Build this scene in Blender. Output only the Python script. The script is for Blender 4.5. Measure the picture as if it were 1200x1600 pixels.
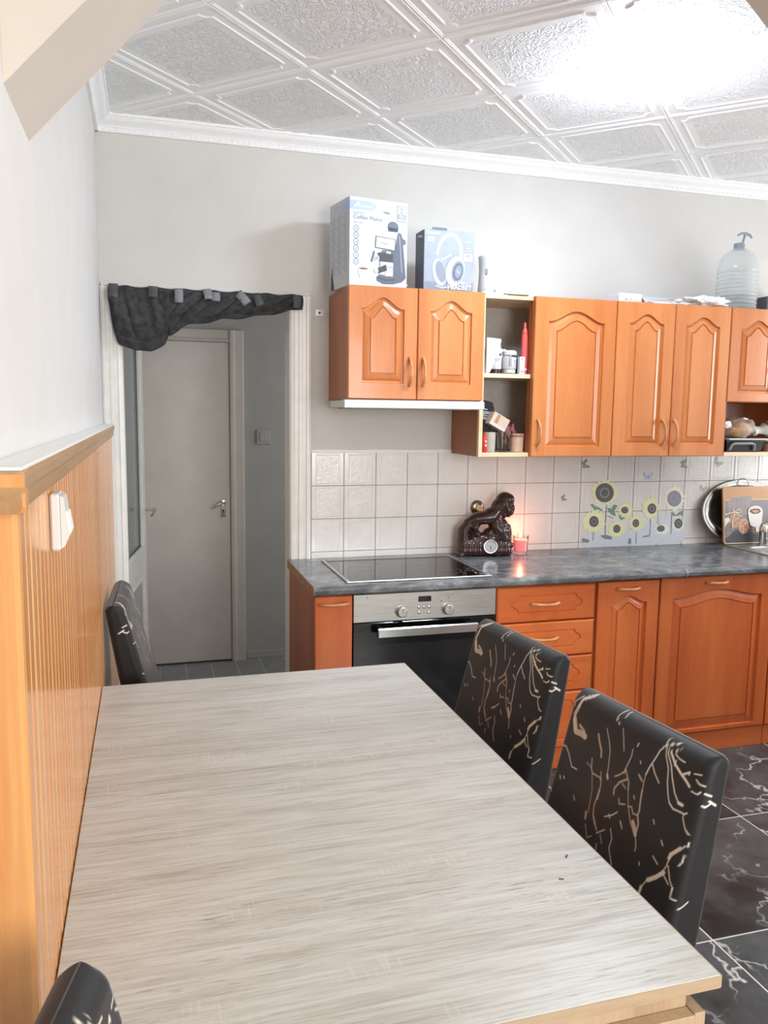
import bpy, bmesh, math, random
import numpy as np
from mathutils import Matrix, Vector

for o in list(bpy.data.objects):
    bpy.data.objects.remove(o)
SC = bpy.context.scene
COL = SC.collection
R = math.radians

# ---------------------------------------------------------------- camera
cam_d = bpy.data.cameras.new('camera')
cam = bpy.data.objects.new('camera', cam_d)
COL.objects.link(cam)
cam_d.sensor_fit = 'VERTICAL'
cam_d.sensor_height = 24.0
cam_d.sensor_width = 18.0
cam_d.lens = 1260.02 / 1600 * 24.0
cam_d.clip_start = 0.02
yaw, pitch, roll = 0.285938, 0.123288, -0.012768
fw = Vector((math.sin(yaw) * math.cos(pitch), math.cos(yaw) * math.cos(pitch), -math.sin(pitch)))
rt = Vector((math.cos(yaw), -math.sin(yaw), 0))
dn = fw.cross(rt)
r2 = rt * math.cos(roll) + dn * math.sin(roll)
d2 = -rt * math.sin(roll) + dn * math.cos(roll)
cm = Matrix.Identity(4)
for i in range(3):
    cm[i][0] = r2[i]; cm[i][1] = -d2[i]; cm[i][2] = -fw[i]
cm[0][3], cm[1][3], cm[2][3] = -0.6985, -3.5329, 1.51605
cam.matrix_world = cm
SC.camera = cam

# ---------------------------------------------------------------- world, added fill lights, exposure
w = bpy.data.worlds.new('world'); SC.world = w; w.use_nodes = True
w.node_tree.nodes['Background'].inputs[0].default_value = (0.80, 0.90, 1.0, 1)
w.node_tree.nodes['Background'].inputs[1].default_value = 1.0

def area_light(name, loc, rot, sx, sy, power, col):
    l = bpy.data.lights.new(name, 'AREA'); l.shape = 'RECTANGLE'
    l.size = sx; l.size_y = sy; l.energy = power; l.color = col
    o = bpy.data.objects.new(name, l); COL.objects.link(o)
    o.location = loc; o.rotation_euler = rot
    return o
# fill light added at an unseen dining-side window behind the camera
area_light('rear_fill', (0.75, -5.52, 1.55), (R(90), 0, 0), 1.7, 1.4, 52, (1.0, 0.975, 0.945))
# unseen warm fill added under the dining side ceiling, no lamp modelled
area_light('dining_fill', (0.25, -4.4, 2.50), (0, 0, 0), 0.45, 0.45, 6, (1.0, 0.90, 0.78))
# fill added at a made-up right wall window to brighten the ceiling
area_light('right_fill', (3.36, -1.15, 1.65), (0, R(90), 0), 1.2, 1.3, 19, (0.93, 0.97, 1.0))
# weak fill added inside the closed hall, by its right end wall
area_light('hall_fill', (1.25, 0.75, 1.6), (0, R(90), 0), 1.6, 0.9, 5.5, (0.97, 0.99, 1.0))
LAMP_EMIT = 50.0
SC.view_settings.view_transform = 'Standard'
SC.view_settings.look = 'None'
SC.view_settings.gamma = 1.0
SC.view_settings.use_curve_mapping = False
SC.view_settings.exposure = 0.92

# ---------------------------------------------------------------- materials
def lin(c):
    if isinstance(c, str):
        c = tuple(int(c[i:i + 2], 16) / 255 for i in (0, 2, 4))
        c = tuple(x / 12.92 if x <= .04045 else ((x + .055) / 1.055) ** 2.4 for x in c)
    return (c[0], c[1], c[2], 1)

class NT:
    def __init__(s, name):
        s.m = bpy.data.materials.new(name); s.m.use_nodes = True
        s.t = s.m.node_tree; s.b = s.t.nodes['Principled BSDF']; s.o = s.t.nodes['Material Output']
    def n(s, typ, **k):
        x = s.t.nodes.new('ShaderNode' + typ)
        ins = k.pop('ins', {})
        for a, v in k.items(): setattr(x, a, v)
        for a, v in ins.items():
            if hasattr(v, 'links') or isinstance(v, bpy.types.NodeSocket): s.t.links.new(v, x.inputs[a])
            else: x.inputs[a].default_value = v
        return x
    def link(s, a, b): s.t.links.new(a, b)
    def coords(s, scale=(1, 1, 1), rnd=True, rot=(0, 0, 0)):
        tc = s.n('TexCoord')
        v = tc.outputs['Object']
        if rnd:
            oi = s.n('ObjectInfo')
            ml = s.n('MATH_' if False else 'Math', operation='MULTIPLY', ins={0: oi.outputs['Random'], 1: 37.0})
            ad = s.n('VectorMath', operation='ADD', ins={0: v, 1: ml.outputs[0]})
            v = ad.outputs[0]
        mp = s.n('Mapping', ins={'Vector': v, 'Scale': scale, 'Rotation': rot})
        return mp.outputs[0]
    def noise(s, vec, scale, detail=3, rough=.55, dist=0.0):
        return s.n('TexNoise', ins={'Vector': vec, 'Scale': scale, 'Detail': detail, 'Roughness': rough, 'Distortion': dist})
    def ramp(s, fac, stops):
        r = s.n('ValToRGB')
        e = r.color_ramp.elements
        while len(e) < len(stops): e.new(.5)
        for i, (p, c) in enumerate(stops):
            e[i].position = p; e[i].color = lin(c) if not isinstance(c, float) else (c, c, c, 1)
        s.link(fac, r.inputs[0])
        return r.outputs[0]
    def bump(s, h, strength=.3, dist=.002):
        b = s.n('Bump', ins={'Height': h, 'Strength': strength, 'Distance': dist})
        s.link(b.outputs[0], s.b.inputs['Normal'])
    def set(s, col=None, rough=None, metal=None, spec=None, coat=None):
        if col is not None:
            if isinstance(col, bpy.types.NodeSocket): s.link(col, s.b.inputs['Base Color'])
            else: s.b.inputs['Base Color'].default_value = lin(col)
        if rough is not None:
            if isinstance(rough, bpy.types.NodeSocket): s.link(rough, s.b.inputs['Roughness'])
            else: s.b.inputs['Roughness'].default_value = rough
        if metal is not None: s.b.inputs['Metallic'].default_value = metal
        if spec is not None: s.b.inputs['Specular IOR Level'].default_value = spec
        if coat is not None: s.b.inputs['Coat Weight'].default_value = coat; s.b.inputs['Coat Roughness'].default_value = .08
        return s

def plain(name, col, rough=.5, metal=0, var=.06, scale=30, bump=0, spec=None):
    """single colour with slight noise variation"""
    t = NT(name); t.set(None, rough, metal, spec)
    v = t.coords()
    n = t.noise(v, scale, 3)
    c = lin(col)
    lo = tuple(x * (1 - var) for x in c[:3]); hi = tuple(min(1, x * (1 + var)) for x in c[:3])
    t.set(t.ramp(n.outputs[0], [(.3, lo), (.7, hi)]))
    if bump: t.bump(n.outputs[0], bump, .002)
    return t.m

def wood(name, c0, c1, c2, axis=2, rough=.35, stretch=9, scale=26, coat=None, bump=.05, fine=1.0):
    t = NT(name); t.set(None, rough, coat=coat)
    sc = [1, 1, 1]; sc[axis] = 1.0 / stretch
    v = t.coords(tuple(sc))
    n1 = t.noise(v, scale * .25, 2, .5, .6)
    n2 = t.noise(v, scale * 3.2, 4, .65)
    mx = t.n('Math', operation='MULTIPLY_ADD', ins={0: n2.outputs[0], 1: .45 * fine, 2: n1.outputs[0]})
    t.set(t.ramp(mx.outputs[0], [(.45, c0), (.68, c1), (.95, c2)]))
    t.bump(n2.outputs[0], bump, .001)
    return t.m

MT = {}
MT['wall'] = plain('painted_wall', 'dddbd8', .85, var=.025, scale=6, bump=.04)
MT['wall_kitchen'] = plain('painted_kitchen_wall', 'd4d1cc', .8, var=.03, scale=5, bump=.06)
MT['arch'] = plain('painted_arch', 'd3c9bf', .85, var=.03, scale=5, bump=.04)
MT['white'] = plain('white_paint', 'efefec', .5, var=.02)
MT['cornice'] = plain('cornice_white', 'f4f4f4', .7, var=.015)
MT['trim'] = plain('white_gloss_trim', 'e8e7e2', .35, var=.05, scale=18)
MT['grout'] = plain('grout', '9c9288', .9)
MT['floorgrout'] = plain('light_floor_grout', 'd6d2cc', .8)
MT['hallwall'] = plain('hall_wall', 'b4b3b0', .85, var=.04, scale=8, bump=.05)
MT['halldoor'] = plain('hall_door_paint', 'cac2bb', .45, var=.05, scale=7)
MT['halltile'] = plain('grey_hall_tile', '8e8f90', .45, var=.12, scale=14)
MT['black'] = plain('black_plastic', '151516', .4)
MT['dark'] = plain('dark_grey', '3a3b3f', .5)
MT['grey'] = plain('mid_grey', '8a8c90', .5)
MT['lgrey'] = plain('light_grey', 'c9cace', .5)
MT['card'] = plain('white_card', 'd4d7dc', .55, var=.02)
MT['cardside'] = plain('grey_white_card', 'c3c6ca', .6, var=.04)
MT['paper'] = plain('paper', 'f2f2f2', .8, var=.02)
MT['brownedge'] = plain('brown_edge', '7a5a3c', .6)
MT['chrome'] = plain('chrome', 'dcdcdc', .12, 1.0, var=.02)
MT['steel'] = None
MT['pvc'] = plain('white_plastic', 'dcdcda', .3, var=.01)
MT['hood'] = plain('hood_white', 'dedfda', .35, var=.03)
MT['pink'] = plain('pink_plastic', 'f0605f', .35)
MT['red'] = plain('red_plastic', 'c83a24', .4)
MT['brownglass'] = plain('brown_glass', '3c1c10', .15)
MT['blueprint'] = plain('blue_print', 'a9bedd', .5, var=.02)
MT['ltblueprint'] = plain('light_blue_print', 'c9d5ea', .5, var=.02)
MT['midblue'] = plain('mid_blue_print', '5f7096', .5, var=.02)
MT['inkgrey'] = plain('grey_ink', '5b6270', .5, var=.05)
MT['inkmid'] = plain('mid_ink', '979ca6', .5, var=.03)
MT['inklight'] = plain('light_ink', 'd5d9df', .5, var=.02)
MT['inkcup'] = plain('cup_ink', 'e3e3e0', .5, var=.02)
MT['navybox'] = plain('slate_box', '99a1af', .4, var=.12, scale=9)
MT['navyside'] = plain('dark_slate_box', '565c68', .4, var=.06)
MT['hs_light'] = plain('headset_print_light', 'bac2cf', .45, var=.03)
MT['hs_mid'] = plain('headset_print_mid', '868e9d', .45, var=.05)
MT['beech'] = wood('beech', 'd9b98c', 'e6cba3', 'f0dcbc', axis=0, rough=.5, stretch=8, bump=.02)
MT['lathe_inside'] = plain('shelf_back_panel', 'cbc8c2', .7, var=.06)
MT['orange'] = wood('orange_alder', 'bf6d36', 'd08046', 'db9158', axis=2, rough=.3, coat=.25, stretch=10, bump=.015, fine=.7)
MT['orange_h'] = wood('orange_alder_across', 'b5622b', 'c9763a', 'd6884a', axis=0, rough=.3, coat=.25, stretch=10, bump=.015, fine=.7)
MT['orange_low'] = wood('orange_alder_dim', 'c8602c', 'd87138', 'e28346', axis=2, rough=.3, coat=.25, stretch=10, bump=.015, fine=.7)  # same wood as the upper doors; the lamp-lit difference is put into the colours
MT['orange_low_h'] = wood('orange_alder_dim_across', 'c8602c', 'd66f37', 'e08045', axis=0, rough=.3, coat=.25, stretch=10, bump=.015, fine=.7)
MT['side_brown'] = wood('brown_side_panel', '97552b', 'a56032', 'b26d3c', axis=2, rough=.4, stretch=10, bump=.02, fine=.6)
MT['handle'] = wood('handle_wood', 'b77a48', 'c98b58', 'd89d6a', axis=2, rough=.3, stretch=5)
MT['plank'] = wood('varnished_pine', 'c6783e', 'da9453', 'e6ab70', axis=2, rough=.2, stretch=22, scale=34, coat=.3, bump=.04)
MT['rail'] = wood('varnished_rail', '9a7048', 'b38a61', 'c7a27c', axis=1, rough=.3, stretch=18, scale=30, bump=.1)
MT['oakedge'] = wood('sonoma_edge', 'a58b6e', 'b89e82', 'c5ad92', axis=0, rough=.5, stretch=9, scale=40, bump=.03)
MT['oakpanel'] = wood('sonoma_panel', 'a68a6a', 'b89d7e', 'c6ad90', axis=2, rough=.5, stretch=12, scale=45, bump=.05)

def steel():
    t = NT('brushed_steel'); t.set('b9b8b5', .34, .9)
    n = t.noise(t.coords((.03, 1, 1)), 260, 2)
    t.set(t.ramp(n.outputs[0], [(.3, 'aeadaa'), (.7, 'c6c5c2')])); t.bump(n.outputs[0], .04, .0005)
    return t.m
MT['steel'] = steel()

def tabletop():
    t = NT('sonoma_oak_top'); t.set(None, .34)
    v = t.coords((.09, 1, 1), rot=(0, 0, R(-2.5)))
    big = t.noise(v, 7, 3, .5, .9)
    mid = t.noise(v, 42, 5, .62, .5)
    fin = t.noise(t.coords((.035, 1, 1), rot=(0, 0, R(-2.5))), 190, 3, .6)
    a = t.n('Math', operation='MULTIPLY_ADD', ins={0: mid.outputs[0], 1: .8, 2: t.n('Math', operation='MULTIPLY_ADD', ins={0: big.outputs[0], 1: .55, 2: .175}).outputs[0]})
    b = t.n('Math', operation='MULTIPLY_ADD', ins={0: fin.outputs[0], 1: .85, 2: a.outputs[0]})
    b = t.n('Math', operation='SUBTRACT', ins={0: b.outputs[0], 1: .825})
    col = t.ramp(b.outputs[0], [(.16, 'a8a49a'), (.38, 'c0beb6'), (.54, 'cacac4'), (.80, 'd5d6d2')])
    # sawn cross marks, pale short ticks across the grain
    tick = t.noise(t.coords((1, .06, 1)), 230, 1)
    patch = t.noise(t.coords((.7, 1.6, 1)), 7, 1)
    tk = t.n('Math', operation='MULTIPLY', ins={0: t.ramp(tick.outputs[0], [(.55, 0.0), (.66, 1.0)]), 1: t.ramp(patch.outputs[0], [(.60, 0.0), (.70, 1.0)])})
    tk2 = t.n('Math', operation='MULTIPLY', ins={0: tk.outputs[0], 1: .5})
    mx = t.n('Mix', data_type='RGBA', ins={0: tk2.outputs[0], 6: col, 7: lin('dcd6cd')})
    pore = t.noise(t.coords((.055, 1, 1), rot=(0, 0, R(-2.5))), 330, 3, .7)
    pz = t.noise(t.coords((.2, 1, 1)), 11, 2)
    pm = t.n('Math', operation='MULTIPLY', ins={0: t.ramp(pore.outputs[0], [(.34, 1.0), (.44, 0.0)]), 1: t.ramp(pz.outputs[0], [(.42, .15), (.62, .75)])})
    m2 = t.n('Mix', data_type='RGBA', ins={0: pm.outputs[0], 6: mx.outputs[2], 7: lin('8d8478')})
    t.set(m2.outputs[2]); t.bump(fin.outputs[0], .12, .0006)
    return t.m
MT['table'] = tabletop()

def marble(name, base, base2, vein, scale, rough, amt=.5, width=.02):
    t = NT(name); t.set(None, rough)
    v = t.coords()
    d = t.noise(v, 3.0 * scale, 4, .6)
    off = t.n('VectorMath', operation='SCALE', ins={0: d.outputs['Color'], 3: .55 / scale})
    vv = t.n('VectorMath', operation='ADD', ins={0: v, 1: off.outputs[0]})
    vo = t.n('TexVoronoi', feature='DISTANCE_TO_EDGE', ins={'Vector': vv.outputs[0], 'Scale': 2.1 * scale})
    e = t.ramp(vo.outputs['Distance'], [(0.0, 1.0), (width, 0.0)])
    mk = t.ramp(t.noise(v, 2.6 * scale, 3).outputs[0], [(.45, 0.0), (.62, 1.0)])
    em = t.n('Math', operation='MULTIPLY', ins={0: e, 1: mk})
    cl = t.noise(v, 2.2 * scale, 5, .6)
    b = t.ramp(cl.outputs[0], [(.35, base), (.72, base2)])
    em2 = t.n('Math', operation='MULTIPLY', ins={0: em.outputs[0], 1: amt})
    mx = t.n('Mix', data_type='RGBA', ins={0: em2.outputs[0], 6: b, 7: lin(vein)})
    t.set(mx.outputs[2])
    return t.m
MT['floor'] = marble('black_marble_tile', '1d2022', '5f6567', 'dcdad6', 1.25, .27, .9, .020)

def worktop():
    t = NT('grey_stone_laminate'); t.set(None, .24)
    v = t.coords((.55, 1, 1), rnd=False)
    a = t.noise(v, 9, 6, .62, 1.2); b = t.noise(v, 40, 4, .6, .6)
    m = t.n('Math', operation='MULTIPLY_ADD', ins={0: b.outputs[0], 1: .4, 2: a.outputs[0]})
    t.set(t.ramp(m.outputs[0], [(.5, '47494c'), (.68, '65686b'), (.82, '828588'), (.98, 'aeb0b2')]))
    return t.m
MT['worktop'] = worktop()

def walltile():
    t = NT('white_relief_tile'); t.set(None, .16)
    v = t.coords()
    n = t.noise(v, 55, 3, .6, 1.5)
    tc = t.n('TexCoord'); sp = t.n('SeparateXYZ', ins={0: tc.outputs['Object']})
    ax = t.n('Math', operation='ABSOLUTE', ins={0: sp.outputs[0]})
    mk = t.n('Math', operation='LESS_THAN', ins={0: ax.outputs[0], 1: .052})
    h = t.n('Math', operation='MULTIPLY', ins={0: n.outputs[0], 1: mk.outputs[0]})
    big = t.noise(v, 9, 2)
    base = t.ramp(big.outputs[0], [(.3, 'e4e2df'), (.7, 'edebe8')])
    mm = t.n('Math', operation='MULTIPLY', ins={0: mk.outputs[0], 1: .12})
    mx = t.n('Mix', data_type='RGBA', ins={0: mm.outputs[0], 6: base, 7: lin('cfcac4')})
    t.set(mx.outputs[2]); t.bump(h.outputs[0], .35, .003)
    return t.m
MT['tile'] = walltile()

def ceiltile():
    t = NT('polystyrene_ceiling_tile'); t.set('f5f6f6', .6)
    tc = t.n('TexCoord'); sp = t.n('SeparateXYZ', ins={0: tc.outputs['Object']})
    ax = t.n('Math', operation='ABSOLUTE', ins={0: sp.outputs[0]}); ay = t.n('Math', operation='ABSOLUTE', ins={0: sp.outputs[1]})
    mxx = t.n('Math', operation='MAXIMUM', ins={0: ax.outputs[0], 1: ay.outputs[0]})
    v = t.coords()
    wob = t.noise(v, 26, 2)
    ed = t.n('Math', operation='MULTIPLY_ADD', ins={0: wob.outputs[0], 1: .03, 2: mxx.outputs[0]})
    mk = t.n('Math', operation='LESS_THAN', ins={0: ed.outputs[0], 1: .190})
    n = t.noise(v, 46, 2, .5, .8)
    rid = t.n('Math', operation='SUBTRACT', ins={0: n.outputs[0], 1: .5})
    rab = t.n('Math', operation='ABSOLUTE', ins={0: rid.outputs[0]})
    hh = t.ramp(rab.outputs[0], [(0.0, 1.0), (.11, 0.0)])
    h = t.n('Math', operation='MULTIPLY', ins={0: hh, 1: mk.outputs[0]})
    fine = t.noise(v, 220, 2)
    h2 = t.n('Math', operation='MULTIPLY_ADD', ins={0: fine.outputs[0], 1: .12, 2: h.outputs[0]})
    t.bump(h2.outputs[0], .75, .006)
    return t.m
MT['ceil'] = ceiltile()

def seeglass(name, tint, clear, rough=.05, gloss='ffffff'):
    t = NT(name)
    tr = t.n('BsdfTransparent', ins={'Color': lin(tint)})
    gl = t.n('BsdfPrincipled', ins={'Base Color': lin(gloss), 'Roughness': rough})
    lw = t.n('LayerWeight', ins={'Blend': .35})
    f = t.n('Math', operation='MULTIPLY_ADD', ins={0: lw.outputs['Facing'], 1: .38, 2: 1 - clear}); f.use_clamp = True
    mx = t.n('MixShader', ins={0: f.outputs[0], 1: tr.outputs[0], 2: gl.outputs[0]})
    t.link(mx.outputs[0], t.o.inputs[0])
    return t.m
MT['pet'] = seeglass('clear_pet', 'f4f6f6', .72, .12, 'dfe4e4')
def clearglass(name, tint):
    t = NT(name)
    tr = t.n('BsdfTransparent', ins={'Color': lin(tint)})
    gl = t.n('BsdfAnisotropic', ins={'Color': (1, 1, 1, 1), 'Roughness': .03})
    lw = t.n('LayerWeight', ins={'Blend': .22})
    f = t.n('Math', operation='MULTIPLY_ADD', ins={0: lw.outputs['Fresnel'], 1: .8, 2: .02}); f.use_clamp = True
    mx = t.n('MixShader', ins={0: f.outputs[0], 1: tr.outputs[0], 2: gl.outputs[0]})
    t.link(mx.outputs[0], t.o.inputs[0])
    return t.m
MT['glass'] = clearglass('clear_glass', 'f4f7f6')
MT['pane'] = seeglass('window_pane', 'e4e8ea', .9, .03, 'b9bdbd')
MT['bag'] = seeglass('plastic_bag', 'f3efe8', .45, .25, 'e9e6e0')
MT['pinkwrap'] = seeglass('pink_wrap', 'f0c8c8', .4, .2, 'c07a7a')

def blackglass():
    t = NT('black_ceramic_glass'); t.set('0b0c0d', .045)
    n = t.noise(t.coords(), 14, 3)
    t.set(None, t.ramp(n.outputs[0], [(.3, .03), (.8, .075)]))
    return t.m
MT['hob'] = blackglass()
MT['ovenglass'] = blackglass(); MT['ovenglass'].name = 'black_oven_glass'

def emit(name, col, s):
    t = NT(name)
    e = t.n('Emission', ins={'Color': lin(col), 'Strength': s})
    t.link(e.outputs[0], t.o.inputs[0]); return t.m
MT['lamp'] = emit('lamp_opal_glass', 'e0eeff', LAMP_EMIT)
MT['flame'] = emit('candle_flame', 'ffb060', 14)
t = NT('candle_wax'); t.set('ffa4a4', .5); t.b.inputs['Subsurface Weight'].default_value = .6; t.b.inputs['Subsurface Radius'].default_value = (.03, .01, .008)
t.b.inputs['Emission Color'].default_value = lin('ff6a6e'); t.b.inputs['Emission Strength'].default_value = .6  # emission stands in for the flame's light glowing through the wax
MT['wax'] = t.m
MT['sculpt'] = plain('brown_glazed_ceramic', '3b2621', .16, var=.35, scale=24, bump=.12)
MT['curtain'] = plain('black_voile', '434344', .9, var=.35, scale=40, spec=.1)
MT['tape'] = plain('grey_duct_tape', '84888c', .4, var=.08)
MT['tape_dark'] = plain('dark_duct_tape', '4c4d4f', .5, var=.08)

def cover():
    t = NT('marble_print_stretch_cover'); t.set(None, .55, spec=.35)
    at = t.n('VertexColor', layer_name='print')
    n = t.noise(t.coords(rnd=False), 700, 2)
    t.set(at.outputs[0]); t.bump(n.outputs[0], .12, .0006)
    t.b.inputs['Sheen Weight'].default_value = .3
    t.b.inputs['Sheen Roughness'].default_value = .4
    return t.m
MT['cover'] = cover()

# ---------------------------------------------------------------- mesh builder
class G:
    def __init__(s, *mats):
        s.v = []; s.f = []; s.mi = []; s.sm = []; s.mats = list(mats); s.cur = 0; s.T = None; s.smooth = False
    def use(s, key):
        m = MT[key]
        if m not in s.mats: s.mats.append(m)
        s.cur = s.mats.index(m); return s
    def add(s, vs, fs, smooth=None):
        o = len(s.v)
        if s.T is not None: vs = [s.T @ Vector(v) for v in vs]
        s.v += [tuple(v) for v in vs]
        for f in fs:
            s.f.append(tuple(i + o for i in f)); s.mi.append(s.cur)
            s.sm.append(s.smooth if smooth is None else smooth)
        return s
    def box(s, x0, x1, y0, y1, z0, z1, b=0.0):
        if b <= 0:
            vs = [(x, y, z) for x in (x0, x1) for y in (y0, y1) for z in (z0, z1)]
            fs = [(0, 1, 3, 2), (4, 6, 7, 5), (0, 4, 5, 1), (2, 3, 7, 6), (0, 2, 6, 4), (1, 5, 7, 3)]
            return s.add(vs, fs)
        b = min(b, (x1 - x0) / 2.01, (y1 - y0) / 2.01, (z1 - z0) / 2.01)
        X, Y, Z = (x0, x1), (y0, y1), (z0, z1)
        vs = []; idx = {}
        for i in (0, 1):
            for j in (0, 1):
                for k in (0, 1):
                    sx, sy, sz = (b, -b)[i], (b, -b)[j], (b, -b)[k]
                    for a, pt in enumerate([(X[i], Y[j] + sy, Z[k] + sz), (X[i] + sx, Y[j], Z[k] + sz), (X[i] + sx, Y[j] + sy, Z[k])]):
                        idx[i, j, k, a] = len(vs); vs.append(pt)
        fs = []
        for i in (0, 1): fs.append([idx[i, j, k, 0] for j, k in ((0, 0), (0, 1), (1, 1), (1, 0))])
        for j in (0, 1): fs.append([idx[i, j, k, 1] for i, k in ((0, 0), (0, 1), (1, 1), (1, 0))])
        for k in (0, 1): fs.append([idx[i, j, k, 2] for i, j in ((0, 0), (0, 1), (1, 1), (1, 0))])
        for i in (0, 1):
            for j in (0, 1): fs.append([idx[i, j, 0, 0], idx[i, j, 1, 0], idx[i, j, 1, 1], idx[i, j, 0, 1]])
            for k in (0, 1): fs.append([idx[i, 0, k, 0], idx[i, 1, k, 0], idx[i, 1, k, 2], idx[i, 0, k, 2]])
        for j in (0, 1):
            for k in (0, 1): fs.append([idx[0, j, k, 1], idx[1, j, k, 1], idx[1, j, k, 2], idx[0, j, k, 2]])
        for i in (0, 1):
            for j in (0, 1):
                for k in (0, 1): fs.append([idx[i, j, k, 0], idx[i, j, k, 1], idx[i, j, k, 2]])
        return s.add(vs, fs)
    def rings(s, rings, cap=True, closed=True, smooth=True):
        n = len(rings[0]); vs = [p for r in rings for p in r]; fs = []
        m = n if closed else n - 1
        for i in range(len(rings) - 1):
            for j in range(m):
                a = i * n + j; b = i * n + (j + 1) % n
                fs.append((a, b, b + n, a + n))
        s.add(vs, fs, smooth)
        if cap and closed:
            o = len(s.v) - len(vs)
            for ring in (list(range(n))[::-1], [(len(rings) - 1) * n + k for k in range(n)]):
                s.f.append(tuple(i + o for i in ring)); s.mi.append(s.cur); s.sm.append(False)
        return s
    def lathe(s, prof, c=(0, 0, 0), n=32, axis='z', cap=True):
        rs = []
        for r, h in prof:
            ring = []
            for k in range(n):
                a = 2 * math.pi * k / n; x, y = r * math.cos(a), r * math.sin(a)
                p = (x, y, h) if axis == 'z' else ((x, -h, y) if axis == 'y' else (h, x, y))
                ring.append((c[0] + p[0], c[1] + p[1], c[2] + p[2]))
            rs.append(ring)
        return s.rings(rs, cap)
    def tube(s, pts, r, n=10, flat=1.0, cap=True):
        pts = [Vector(p) for p in pts]; rs = []
        rr = r if isinstance(r, (list, tuple)) else [r] * len(pts)
        prev = None
        for i, p in enumerate(pts):
            d = (pts[min(i + 1, len(pts) - 1)] - pts[max(i - 1, 0)]).normalized()
            if prev is None:
                u = d.orthogonal().normalized()
            else:
                u = (prev - d * prev.dot(d)).normalized()
            prev = u; q = d.cross(u)
            rs.append([tuple(p + (u * math.cos(2 * math.pi * k / n) + q * flat * math.sin(2 * math.pi * k / n)) * rr[i]) for k in range(n)])
        return s.rings(rs, cap)
    def ellipsoid(s, c, rad, n=16, m=10):
        rs = []
        for i in range(m + 1):
            t = math.pi * (i + .02) / (m + .04)
            rs.append([(c[0] + rad[0] * math.sin(t) * math.cos(2 * math.pi * k / n), c[1] + rad[1] * math.sin(t) * math.sin(2 * math.pi * k / n), c[2] - rad[2] * math.cos(t)) for k in range(n)])
        return s.rings(rs, True)
    def prism(s, outline, a0, a1, axis='y', smooth=False):
        """outline: 2-D list; extruded along axis from a0 to a1"""
        def P(u, v, a): return (u, a, v) if axis == 'y' else ((a, u, v) if axis == 'x' else (u, v, a))
        r0 = [P(u, v, a0) for u, v in outline]; r1 = [P(u, v, a1) for u, v in outline]
        return s.rings([r0, r1], True, True, smooth)
    # flat print: polygon, ellipse, stroke in a plane given by self.P(u, v, layer)
    def poly(s, pts, layer=1):
        return s.add([s.P(u, v, layer) for u, v in pts], [tuple(range(len(pts)))], False)
    def ell(s, cu, cv, ru, rv, layer=1, n=28, rot=0):
        c, q = math.cos(rot), math.sin(rot)
        return s.poly([(cu + ru * math.cos(2 * math.pi * k / n) * c - rv * math.sin(2 * math.pi * k / n) * q,
                        cv + ru * math.cos(2 * math.pi * k / n) * q + rv * math.sin(2 * math.pi * k / n) * c) for k in range(n)], layer)
    def stroke(s, pts, wd, layer=1, closed=False):
        n = len(pts); L = []; Q = []
        ww = wd if isinstance(wd, (list, tuple)) else [wd] * n
        for i in range(n):
            a = pts[(i - 1) % n] if closed or i > 0 else pts[i]; b = pts[(i + 1) % n] if closed or i < n - 1 else pts[i]
            dx, dy = b[0] - a[0], b[1] - a[1]; l = math.hypot(dx, dy) or 1
            nx, ny = -dy / l * ww[i] / 2, dx / l * ww[i] / 2
            L.append((pts[i][0] + nx, pts[i][1] + ny)); Q.append((pts[i][0] - nx, pts[i][1] - ny))
        vs = [s.P(u, v, layer) for u, v in L + Q]
        fs = [(i, (i + 1) % n, n + (i + 1) % n, n + i) for i in range(n if closed else n - 1)]
        return s.add(vs, fs, False)
    def text(s, body, u, v, size, layer=2, align='LEFT', bold=0.0, sx=1.0, rot=0.0, shear=0.0):
        cu = bpy.data.curves.new('t', 'FONT'); cu.body = body; cu.size = size; cu.align_x = align; cu.resolution_u = 3
        cu.offset = bold; cu.shear = shear
        ob = bpy.data.objects.new('t', cu); COL.objects.link(ob)
        me = ob.to_mesh()
        c, q = math.cos(rot), math.sin(rot)
        vs = [s.P(u + p.co.x * sx * c - p.co.y * q, v + p.co.x * sx * q + p.co.y * c, layer) for p in me.vertices]
        fs = [tuple(p.vertices) for p in me.polygons]
        ob.to_mesh_clear()
        s.add(vs, fs, False)
        bpy.data.objects.remove(ob); bpy.data.curves.remove(cu)
        return s
    P = staticmethod(lambda u, v, l: (u, -0.0004 * l, v))
    def build(s, name, mat=None, parent=None, world=True, label=None, cat=None, group=None, kind=None, sharp=38, recalc=True, smooth_all=False, origin=None):
        me = bpy.data.meshes.new(name)
        vs = [Vector(v) for v in s.v]
        o = bpy.data.objects.new(name, me)
        if parent is not None:
            if world:
                inv = parent['_m'] if False else WM[parent.name].inverted()
                vs = [inv @ v for v in vs]
            o.parent = parent; WM[o.name] = WM[parent.name].copy()
        else:
            a = np.array([tuple(v) for v in vs])
            org = Vector(origin) if origin else Vector(((a[:, 0].min() + a[:, 0].max()) / 2, (a[:, 1].min() + a[:, 1].max()) / 2, a[:, 2].min()))
            vs = [v - org for v in vs]; o.location = org; WM[o.name] = Matrix.Translation(org)
        me.from_pydata([tuple(v) for v in vs], [], s.f)
        mats = s.mats if (s.mats and mat is None) else [MT[mat] if isinstance(mat, str) else mat]
        for m in mats: me.materials.append(m)
        if len(mats) > 1: me.polygons.foreach_set('material_index', s.mi)
        me.polygons.foreach_set('use_smooth', [True] * len(s.f) if smooth_all else s.sm)
        if recalc:
            bm = bmesh.new(); bm.from_mesh(me); bmesh.ops.recalc_face_normals(bm, faces=bm.faces[:]); bm.to_mesh(me); bm.free()
        if any(s.sm) or smooth_all: me.set_sharp_from_angle(angle=R(sharp))
        me.update()
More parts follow.
